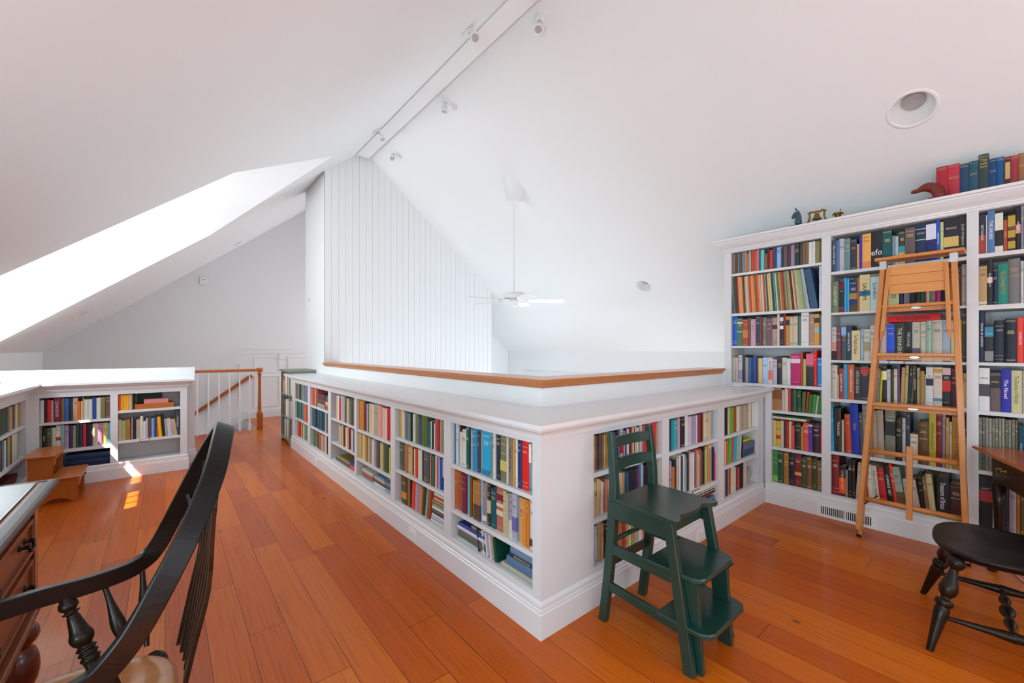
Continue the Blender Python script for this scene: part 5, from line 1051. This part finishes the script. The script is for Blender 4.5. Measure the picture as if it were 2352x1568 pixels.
def valance(x, z): 
    pts = [(Y0 + 0.001, z), (Y0 + 0.001, z - 0.075), (Y0 + 0.022, z - 0.070)] + [(Y0 + 0.03 + 0.05 * t_, z - 0.065 + 0.035 * math.sin(t_ * PI / 2)) for t_ in (0.2, 0.5, 0.8, 1)]
    pts += [(Y1 + Y0 - a_, b_) for a_, b_ in reversed(pts)]
    return MB().ext(pts, (x, 0, 0), (0, 1, 0), (0, 0, 1), (0.014, 0, 0))
part('valance', valance(-0.780, 0.4295), HONEY, ss); part('valance', valance(-0.625, 0.2145), HONEY, ss)
part('stretcher', MB().box(-0.80, -0.785, Y0 + 0.02, Y1 - 0.02, 0.17, 0.215), HONEYD, ss)

# ------------------------------------------------------------------ stair railing, newel, handrail, stairs, wainscot
ra = thing('stair_railing', 'stair balustrade with orange wooden handrail, newel post and white balusters', 'railing', (0.8, 8.5, 0))
part('handrail', MB().ribbon([(-1.49, 8.5, 1.042), (1.285, 8.5, 1.042)], 0.058, 0.045, (0, 1, 0)), HONEY, ra)
NW = [(0, .046), (.27, .046), (.275, .046), (.28, .040), (.292, .040), (.295, .034), (.305, .038), (.315, .030), (.34, .030), (.60, .025), (.88, .021), (.895, .028), (.905, .024), (.93, .027), (.945, .040), (.95, .036), (.96, .030), (1.0, .030)]
nwm = MB().lathe([(t_ * 1.02, r_) for t_, r_ in NW if t_ > .276], (1.285, 8.5, 0), seg=20); nwm.cbox(1.239, 1.331, 8.454, 8.546, 0, 0.285)
part('newel_post', nwm, HONEYD, ra); part('newel_cap', MB().lathe([(0, .040), (.01, .052), (.05, .054), (.062, .048), (.066, .03)], (1.285, 8.5, 1.015), seg=20), HONEY, ra)
for x in (0.405, 0.552, 0.697, 0.842, 0.988, 1.133):
    b_ = MB().lathe([(.125, .014), (.135, .018), (.15, .011), (.165, .019), (.18, .012), (.22, .014), (.6, .011), (1.02, .009)], (x, 8.5, 0), seg=12); b_.box(x - .018, x + .018, 8.482, 8.518, 0, .127)
    part('baluster', b_, METW, ra)
for x in (0.26, 0.115, -0.03, -0.175, -0.32):
    part('baluster', MB().lathe([(0, .018), (.12, .018), (.2, .013), (1.02, .009)], (x, 8.5, 0), seg=10), METW, ra)
hr = thing('wall_handrail', 'sloping orange wooden handrail bracketed to the panelled stair wall', 'handrail', (0.9, 9.85, 0.6))
part('rail', MB().ribbon([(1.345, 9.82, 0.885), (-0.6, 9.82, -0.57)], 0.045, 0.06, (0, 1, 0)), HONEYD, hr)
for x in (0.93, -0.1):
    z_ = 0.885 - (1.345 - x) * 0.748; part('bracket', MB().tube([(x, 9.82, z_ - 0.03), (x, 9.83, z_ - 0.06), (x, 9.895, z_ - 0.09)], 0.007, seg=8), STEEL, hr)
stx = MB()
for k in range(10): stx.box(1.24 - 0.27 * (k + 1), 1.24 - 0.27 * k, 8.575, 9.885, -2.69, -0.195 * (k + 1))
tag(stx.build('staircase', mat('stair_wood', 'a05a24', 0.4)), 'flight of stairs going down behind the railing', 'stairs')
tr = MB(); yf = 9.9
tr.box(1.30, 2.6, yf - 0.020, yf, 1.405, 1.437); tr.box(1.30, 2.6, yf - 0.011, yf, 1.325, 1.405)
sl = 0.72
tr.ext([(1.30, 1.437), (1.30, 1.405), (-1.4, 1.405 - 2.7 * sl), (-1.4, 1.437 - 2.7 * sl)], (0, yf - 0.020, 0), (1, 0, 0), (0, 0, 1), (0, 0.02, 0))
tr.ext([(1.30, 1.405), (1.30, 1.325), (-1.4, 1.325 - 2.7 * sl), (-1.4, 1.405 - 2.7 * sl)], (0, yf - 0.011, 0), (1, 0, 0), (0, 0, 1), (0, 0.011, 0))
struct('trim_2', tr, WALL)
def frame_trim(pts, wd_, d_, name):
    # recessed-panel moulding: closed thin frame on the far wall
    m_ = MB(); n_ = len(pts); cx = sum(p[0] for p in pts) / n_; cz = sum(p[1] for p in pts) / n_; v = []
    for p, q_ in ((0, 0), (wd_, 0), (wd_, d_), (0, d_)):
        for x, z in pts:
            l_ = math.hypot(x - cx, z - cz); v.append((x + (cx - x) / l_ * p * 1.4, yf - q_, z + (cz - z) / l_ * p * 1.4))
    f = []
    for a_ in range(4):
        b2 = (a_ + 1) % 4
        for i in range(n_): f.append((a_ * n_ + i, a_ * n_ + (i + 1) % n_, b2 * n_ + (i + 1) % n_, b2 * n_ + i))
    m_.add(v, f); struct(name, m_, WALL)
frame_trim([(1.40, 0.23), (1.86, 0.23), (1.86, 0.86), (1.40, 0.86)], 0.012, 0.012, 'trim_3')
frame_trim([(1.40, 0.93), (1.86, 0.93), (1.86, 1.25), (1.40, 1.25)], 0.012, 0.012, 'trim_4')
frame_trim([(2.02, 0.23), (2.6, 0.23), (2.6, 1.25), (2.02, 1.25)], 0.012, 0.012, 'trim_5')
frame_trim([(0.62, -0.15), (1.15, 0.24), (1.15, 1.13), (0.62, 0.75)], 0.012, 0.012, 'trim_8')
bf = MB().sweep(bprof, [(4.7, 9.9), (1.24, 9.9)]); bf.ext([(1.24, 0.176), (1.24, 0.0), (-1.4, -2.64 * sl - 0.02), (-1.4, 0.176 - 2.64 * sl)], (0, yf - 0.016, 0), (1, 0, 0), (0, 0, 1), (0, 0.016, 0))
struct('baseboard_far', bf, TRIM)

# ------------------------------------------------------------------ ridge beam, lights, fan
struct('trim_9', MB().box(2.176, 2.36, YB, 6.20, 4.285, 4.40), CEIL)
def spot(x, y, side, aim, label):
    z = zl(x) if side < 0 else zr(x); n_ = Vector((SL * 1.0, 0, -1)).normalized() if side < 0 else Vector((-SL, 0, -1)).normalized()
    t_ = thing('spotlight', label, 'spotlight', (x, y, z), 0, 'ceiling spotlights along the ridge beam')
    p = Vector((x, y, z)) + n_ * 0.001
    part('canopy', MB().lathe([(0, .060), (.004, .062), (.010, .058), (.013, .03)], p, axis=n_, seg=28), METW, t_)
    k = p + n_ * 0.055; part('arm', MB().tube([p + n_ * 0.01, k], 0.008, seg=10).lathe([(-0.014, .012), (0.014, .012)], k, axis=(0, 1, 0), seg=12), METW, t_)
    a_ = Vector(aim).normalized(); h0 = k - a_ * 0.035 + Vector((0, -0.025, -0.01))
    part('lamp_head', MB().lathe([(0, .010), (.002, .020), (.045, .021), (.055, .026), (.100, .044), (.104, .047), (.118, .047), (.119, .038), (.112, .036)], h0, axis=a_, seg=24), METW, t_)
    part('bulb', MB().lathe([(.108, .0365), (.113, .030), (.115, .012)], h0, axis=a_, seg=20), BULB, t_)
spot(2.519, 2.634, 1, (-0.35, -0.25, -0.9), 'white ceiling spotlight nearest the camera, right of the ridge beam')
spot(2.511, 4.198, 1, (-0.05, 0.02, -1), 'white ceiling spotlight, middle one right of the ridge beam')
spot(2.548, 5.718, 1, (-0.3, -0.55, -0.8), 'white ceiling spotlight above the beadboard gable, right of the beam')
spot(2.040, 3.040, -1, (-0.25, -0.75, -0.6), 'white ceiling spotlight left of the ridge beam, nearer of two')
spot(2.116, 5.285, -1, (0.3, -0.45, -0.85), 'white ceiling spotlight left of the ridge beam, farther of two')
def downlight(x, y, side, r_, label):
    z = zl(x) if side < 0 else zr(x); n_ = Vector((-side * SL, 0, -1)).normalized()
    t_ = thing('recessed_light', label, 'recessed light', (x, y, z), 0, 'recessed ceiling lights'); p = Vector((x, y, z))
    part('trim_ring', MB().lathe([(-0.001, r_ + .022), (.003, r_ + .020), (.005, r_ + .004), (.001, r_ - .002), (-0.012, r_ - .003)], p, axis=n_, seg=36, caps=False), METW, t_)
    part('baffle', MB().lathe([(-0.0005, r_), (-0.04, r_ * .93), (-0.08, r_ * .78), (-0.11, r_ * .55)], p, axis=n_, seg=36, caps=False), METW, t_)
    part('bulb', MB().lathe([(-0.109, r_ * .56), (-0.095, r_ * .5), (-0.088, r_ * .3), (-0.086, 0.002)], p, axis=n_, seg=24), BULB, t_)
downlight(4.007, 0.435, 1, 0.118, 'large round recessed light in the slope above the tall bookcase')
downlight(5.02, 3.205, 1, 0.100, 'round recessed light in the slope beyond the ceiling fan')
downlight(-0.87, 7.98, -1, 0.085, 'round recessed light at lower left of the stair ceiling, larger looking one')
downlight(-0.87, 9.66, -1, 0.085, 'thin-looking recessed light beside the far wall, low on stair ceiling')
downlight(1.05, 9.30, -1, 0.085, 'recessed light high on the stair ceiling near the white pillar')

FX, FY = 3.475, 4.12; FZ = 2.045
fan = thing('ceiling_fan', 'white five-blade ceiling fan hanging on a long rod over the stairwell', 'ceiling fan', (FX, FY, FZ))
zc = zr(FX)
cn = MB(); v = []; n_ = 28; r_ = 0.108
for k in range(n_): a_ = 2 * PI * k / n_; v.append((FX + r_ * 1.15 * math.cos(a_) - 0.03, FY + r_ * 1.15 * math.sin(a_), zr(FX + r_ * 1.15 * math.cos(a_) - 0.03)))
for k in range(n_): a_ = 2 * PI * k / n_; v.append((FX + r_ * 0.86 * math.cos(a_), FY + r_ * 0.86 * math.sin(a_), zc - 0.165))
cn.add(v, [(k, (k + 1) % n_, n_ + (k + 1) % n_, n_ + k) for k in range(n_)] + [tuple(range(n_, 2 * n_))], None, True)
part('canopy', cn, METW, fan)
part('canopy_cup', MB().lathe([(0, .070), (-.01, .072), (-.035, .062), (-.055, .040), (-.07, .022)], (FX, FY, zc - 0.160), seg=24), METW, fan)
part('rod', MB().lathe([(FZ + 0.10, .012), (zc - 0.2, .012)], (FX, FY, 0), seg=14), METW, fan)
part('motor', MB().lathe([(.105, .020), (.100, .060), (.092, .118), (.085, .140), (.030, .145), (.015, .138), (.012, .118), (.0, .110)], (FX, FY, FZ), seg=36), METW, fan)
vn = MB()
for k in range(24): a_ = 2 * PI * k / 24; vn.bar((FX + .112 * math.cos(a_), FY + .112 * math.sin(a_), FZ + .007), (FX + .132 * math.cos(a_), FY + .132 * math.sin(a_), FZ + .0135), .009, .004)
part('vent_slots', vn, DARK, fan)
part('switch_housing', MB().lathe([(0, .058), (-.012, .060), (-.016, .044), (-.030, .050), (-.070, .050), (-.080, .040), (-.084, .012)], (FX, FY, FZ - 0.004), seg=28), METW, fan)
part('pull_chain', MB().tube([(FX + .01, FY - .05, FZ - .05), (FX + .012, FY - .052, FZ - .11)], .0015, seg=6), STEEL, fan)
for k in range(5):
    an = math.radians(-38.9 + 72 * k); bm = MB(); R0, R1 = .19, .66; c_, s_ = math.cos(an), math.sin(an)
    outl = [(R0, -.035), (R0 + .03, -.048), (R0 + .18, -.062), (R1 - .05, -.068), (R1 - .012, -.055), (R1, -.02), (R1, .02), (R1 - .012, .055), (R1 - .05, .068), (R0 + .18, .062), (R0 + .03, .048), (R0, .035)]
    vv = [(FX + a_ * c_ - b_ * s_, FY + a_ * s_ + b_ * c_, FZ - 0.012 + b_ * math.tan(math.radians(-13)) + dz_) for dz_ in (0, .006) for a_, b_ in outl]
    m12 = len(outl); bm.add(vv, [tuple(range(m12 - 1, -1, -1)), tuple(range(m12, 2 * m12))] + [(i, (i + 1) % m12, m12 + (i + 1) % m12, m12 + i) for i in range(m12)])
    b_ = part('blade', bm, METW, fan)
    part('blade_bracket', MB().bar((FX + .09 * c_, FY + .09 * s_, FZ + .004), (FX + (R0 + .05) * c_, FY + (R0 + .05) * s_, FZ - .003), .036, .006), METW, b_)

# ------------------------------------------------------------------ outlets, switches, vent, label holders
def plate(name, label, cat, c_, nx, ny, w_, h_, slots, grp=None):
    # c_: centre on the surface; (nx, ny): outward normal
    t_ = thing(name, label, cat, c_, 0, grp); ax = (-ny, nx); 
    def bx(s0, s1, z0, z1, d0, d1, mm, nm, par=None):
        x_ = [c_[0] + ax[0] * s + nx * d for s in (s0, s1) for d in (d0, d1)]; y_ = [c_[1] + ax[1] * s + ny * d for s in (s0, s1) for d in (d0, d1)]
        return part(nm, MB().cbox(min(x_), max(x_), min(y_), max(y_), c_[2] + z0, c_[2] + z1, b=0.0008), mm, par or t_)
    bx(-w_ / 2, w_ / 2, -h_ / 2, h_ / 2, 0.0003, 0.006, METW, 'cover_plate')
    for nm, s0, s1, z0, z1, mm in slots: bx(s0, s1, z0, z1, 0.0045, 0.0085 if mm is METW else 0.0072, mm, nm)
    return t_
OUT = [('receptacle', -.042, -.006, -.017, .017, METW), ('receptacle', .006, .042, -.017, .017, METW)] + [('slot', s_ + q_, s_ + q_ + .0025, -.010, -.002, DARK) for s_ in (-.024, .024) for q_ in (-.006,)] 
OUTS = [('receptacle', -.040, -.006, -.017, .017, METW), ('receptacle', .006, .040, -.017, .017, METW)]
for nm, lab, c_, nx, ny in (('outlet', 'white double outlet on the baseboard of the long bookcase, nearest corner', (1.384, 2.779, 0.060), -1, 0), ('outlet', 'white double outlet on the baseboard behind the green step chair', (2.988, 1.441, 0.062), 0, -1), ('outlet', 'white outlet on the baseboard of the long bookcase, far end', (1.384, 5.29, 0.062), -1, 0)):
    t_ = plate(nm, lab, 'outlet', c_, nx, ny, 0.118, 0.074, OUTS, 'wall outlets')
    dk_ = MB(); 
    for s_ in (-.023, .023):
        for q_ in (-.007, .007):
            x = c_[0] + (-ny) * (s_) + nx * 0.0088; y = c_[1] + nx * (s_) + ny * 0.0088
            z0_ = c_[2] + q_
            if nx: dk_.box(x - .0006, x + .0006, y - .005, y + .005, z0_ - .0014, z0_ + .0014)
            else: dk_.box(x - .005, x + .005, y - .0006, y + .0006, z0_ - .0014, z0_ + .0014)
    part('slots', dk_, DARK, t_)
plate('light_switch', 'white double light switch plate on the panelled stair wall', 'switch', (1.902, 9.888, 1.262), 0, -1, 0.115, 0.115, [('rocker', -.040, -.008, -.033, .033, METW), ('rocker', .008, .040, -.033, .033, METW)])
plate('light_switch', 'tall white switch plate on the white pillar above the grey bookcase', 'switch', (1.749, 7.10, 1.25), -1, 0, 0.07, 0.20, [('rocker', -.012, .012, .02, .07, METW), ('rocker', -.012, .012, -.07, -.02, METW)])
th = thing('thermostat', 'small white sensor box high on the far stair wall', 'sensor', (0.566, 9.88, 2.72))
part('case', MB().cbox(0.508, 0.622, 9.862, 9.899, 2.645, 2.79, b=0.006), METW, th); part('button', MB().box(0.555, 0.575, 9.858, 9.862, 2.735, 2.745), DARK, th)
hk = thing('wall_hook', 'tiny metal hook on the white pillar', 'hook', (1.749, 7.05, 2.17)); part('hook', MB().tube([(1.7495, 7.05, 2.19), (1.735, 7.05, 2.185), (1.728, 7.05, 2.165), (1.738, 7.05, 2.15)], 0.004, seg=8), STEEL, hk)
ve = thing('floor_vent', 'white slotted heating register in the baseboard below the ladder', 'vent', (4.239, 0.852, 0.055))
vf = MB(); vx0, vx1 = 4.231, 4.2388; y0_, y1_, z0_, z1_ = 0.66, 1.045, 0.002, 0.112
vf.box(vx0, vx1, y0_, y1_, z1_ - 0.022, z1_); vf.box(vx0, vx1, y0_, y1_, z0_, z0_ + 0.022)
n_ = 24; ya, yb = y0_ + 0.028, y1_ - 0.028
vf.box(vx0, vx1, y0_, ya, z0_ + 0.022, z1_ - 0.022); vf.box(vx0, vx1, yb, y1_, z0_ + 0.022, z1_ - 0.022)
for k in range(n_ + 1):
    yy = ya + (yb - ya) * k / n_; ww = 0.0026 if k != n_ // 2 else 0.006
    vf.box(vx0 + 0.001, vx1, yy - ww, yy + ww, z0_ + 0.022, z1_ - 0.022)
part('grille', vf, METW, ve); part('duct', MB().box(4.2385, 4.2392, ya, yb, z0_ + 0.02, z1_ - 0.02), DARK, ve)
for yy in (y0_ + 0.012, y1_ - 0.012): part('screw', MB().lathe([(0, .004), (.0015, .003)], (vx0, yy, 0.057), axis=(-1, 0, 0), seg=10), STEEL, ve)
for lab, c_, key in (('small black-rimmed label holder on shelf edge behind the ladder', None, ('T', 2041, 2077, 1.304)), ('small black-rimmed label holder on middle shelf edge behind the step chair', None, ('R', 1417, 1436, 0.708)), ('small black-rimmed label holder on shelf edge of middle bay, by step chair', None, ('R', 1592, 1608, 0.367)), ('small black-rimmed label holder on shelf edge of sunlit low bookcase', None, ('S', 321, 344, 0.388))):
    k_, ua, ub_, z_ = key; o, a, n = FR[k_]; sa, sb = s_at(k_, ua), s_at(k_, ub_); sm_ = (sa + sb) / 2
    t_ = thing('label_holder', lab, 'label holder', (o[0] + a[0] * sm_, o[1] + a[1] * sm_, z_), 0, 'label holders on shelf edges')
    part('frame', frame_boxes(MB(), FR[k_], [(sa, sb, 0.001, 0.0055, z_ - 0.013, z_ + 0.013)]), IRON, t_)
    part('card', frame_boxes(MB(), FR[k_], [(sa + 0.004, sb - 0.004, 0.0002, 0.001, z_ - 0.009, z_ + 0.010)]), CARD, t_)

# ------------------------------------------------------------------ odd things on the shelves
tb = thing('wooden_tray', 'shallow orange wooden tray on the top shelf of the sunlit low bookcase', 'tray', (-0.10, 6.33, 0.7355))
s0, s1 = s_at('S', 309), s_at('S', 399); yb0, yb1 = 6.235, 6.44
for args in ((s0, s1, yb0, yb0 + 0.012, 0.7355, 0.792), (s0, s1, yb1 - 0.012, yb1, 0.7355, 0.792), (s0, s0 + 0.012, yb0 + 0.012, yb1 - 0.012, 0.7355, 0.792), (s1 - 0.012, s1, yb0 + 0.012, yb1 - 0.012, 0.7355, 0.792)): part('side', MB().box(*args), HONEY, tb)
part('bottom', MB().box(s0 + 0.012, s1 - 0.012, yb0 + 0.012, yb1 - 0.012, 0.7355, 0.742), HONEY, tb)
p0, p1 = s_at('S', 330), s_at('S', 387)
tag(MB().cbox(p0, p1, 6.255, 6.40, 0.7425, 0.838, m=mat('pink_card', 'd88880', 0.5)).build('pink_box'), 'pink box standing in the wooden tray on the sunlit bookcase', 'box')
g0, g1 = s_at('S', 315), s_at('S', 372)
tag(MB().cbox(g0, g1, 6.402, 6.426, 0.7425, 0.900, m=mat('dark_green_card', '2c3c30', 0.5)).build('dark_green_book'), 'dark green book leaning behind the pink box in the wooden tray', 'book')
# blue file boxes and yellow box, right bay of the short bookcase
r0, r1 = s_at('R', 1716), s_at('R', 1741)
tag(MB().cbox(r0, r1, 1.485, 1.72, 0.4615, 0.522, m=mat('navy_box', '3a4c70', 0.5)).build('storage_box'), 'blue lidded box, lower of two, on the shelf next to tall bookcase', 'box')
tag(MB().cbox(r0 + 0.004, r1 - 0.002, 1.482, 1.72, 0.5225, 0.582, m=mat('slate_box', '5a6a88', 0.5)).build('storage_box'), 'grey-blue open box, upper of two, on the shelf next to tall bookcase', 'box')
tag(MB().cbox(r0 + 0.01, r1 - 0.02, 1.50, 1.70, 0.5825, 0.602, m=mat('yellow_box', 'd8d018', 0.5)).build('yellow_pamphlets'), 'yellow pamphlets lying on top of the blue boxes', 'pamphlets')
m0, m1 = s_at('R', 1724), s_at('R', 1741)
cm_ = MB()
for k in range(4): cm_.ribbon([(m0 + 0.006 + (m1 - m0 - 0.016) * t_, 1.57 + 0.004 * k, 0.206 + 0.018 * k + 0.07 * t_ * t_) for t_ in (0, .25, .5, .75, 1)], 0.14, 0.008, (0, 1, 0.0))
tag(cm_.build('curled_magazines', mat('magazine_paper', 'b8b4a4', 0.4, noise=0.3, nscale=30)), 'curled magazines slumped at right end of the bottom shelf by tall bookcase', 'magazines')
# leaning books in the nearest bay (covers turned outward)
def leaning_board(c0, w_, h_, t_, tilt, turn, m_, label, spine='234'):
    mb = MB(); book_mesh(mb, t_, h_, w_, spine, 0.001) ; o_ = mb.build('book')
    M_ = Matrix.Translation(c0) @ Matrix.Rotation(turn, 4, 'Z') @ Matrix.Rotation(tilt, 4, 'Y'); o_.matrix_basis = M_; tag(o_, label, 'book', 'books on the low shelves'); return o_
for i_, (u_, c_, t_, h_, lab) in enumerate(((1092, '234', .020, .135, 'navy book leaning left against the flat stack, bottom of nearest bay'), (1103, 'ddd', .010, .135, 'slim white book leaning behind navy one, bottom of nearest bay'), (1110, 'ccd', .014, .132, 'pale book leaning in the middle, bottom of nearest bay'), (1119, 'dcb', .014, .132, 'cream book leaning beside the dark green one, nearest bay'), (1131, '043', .026, .128, 'dark green book leaning toward the right stack, bottom of nearest bay'))):
    s_ = s_at('L', u_); leaning_board((1.425, -s_, 0.2055 + t_ * 0.13), 0.19, h_, t_, -0.16, -PI / 2, None, lab, c_)
# facing-out tall book with painted cover, annual row
s_ = s_at('T', 1868); leaning_board((4.285, -s_, 1.7535 + 0.006), 0.2, 0.345, 0.050, -0.15, -PI / 2, None, 'thick blue and red illustrated book leaning at end of the annuals row', '357')
cs = s_at('L', 772); tag(MB().box(1.43, 1.60, -cs - 0.012, -cs + 0.012, 0.396, 0.60).build('slipcase', mat('cream_board', 'c8bca4', 0.6)), 'cream slipcase at left of middle shelf in third farthest bay', 'slipcase')
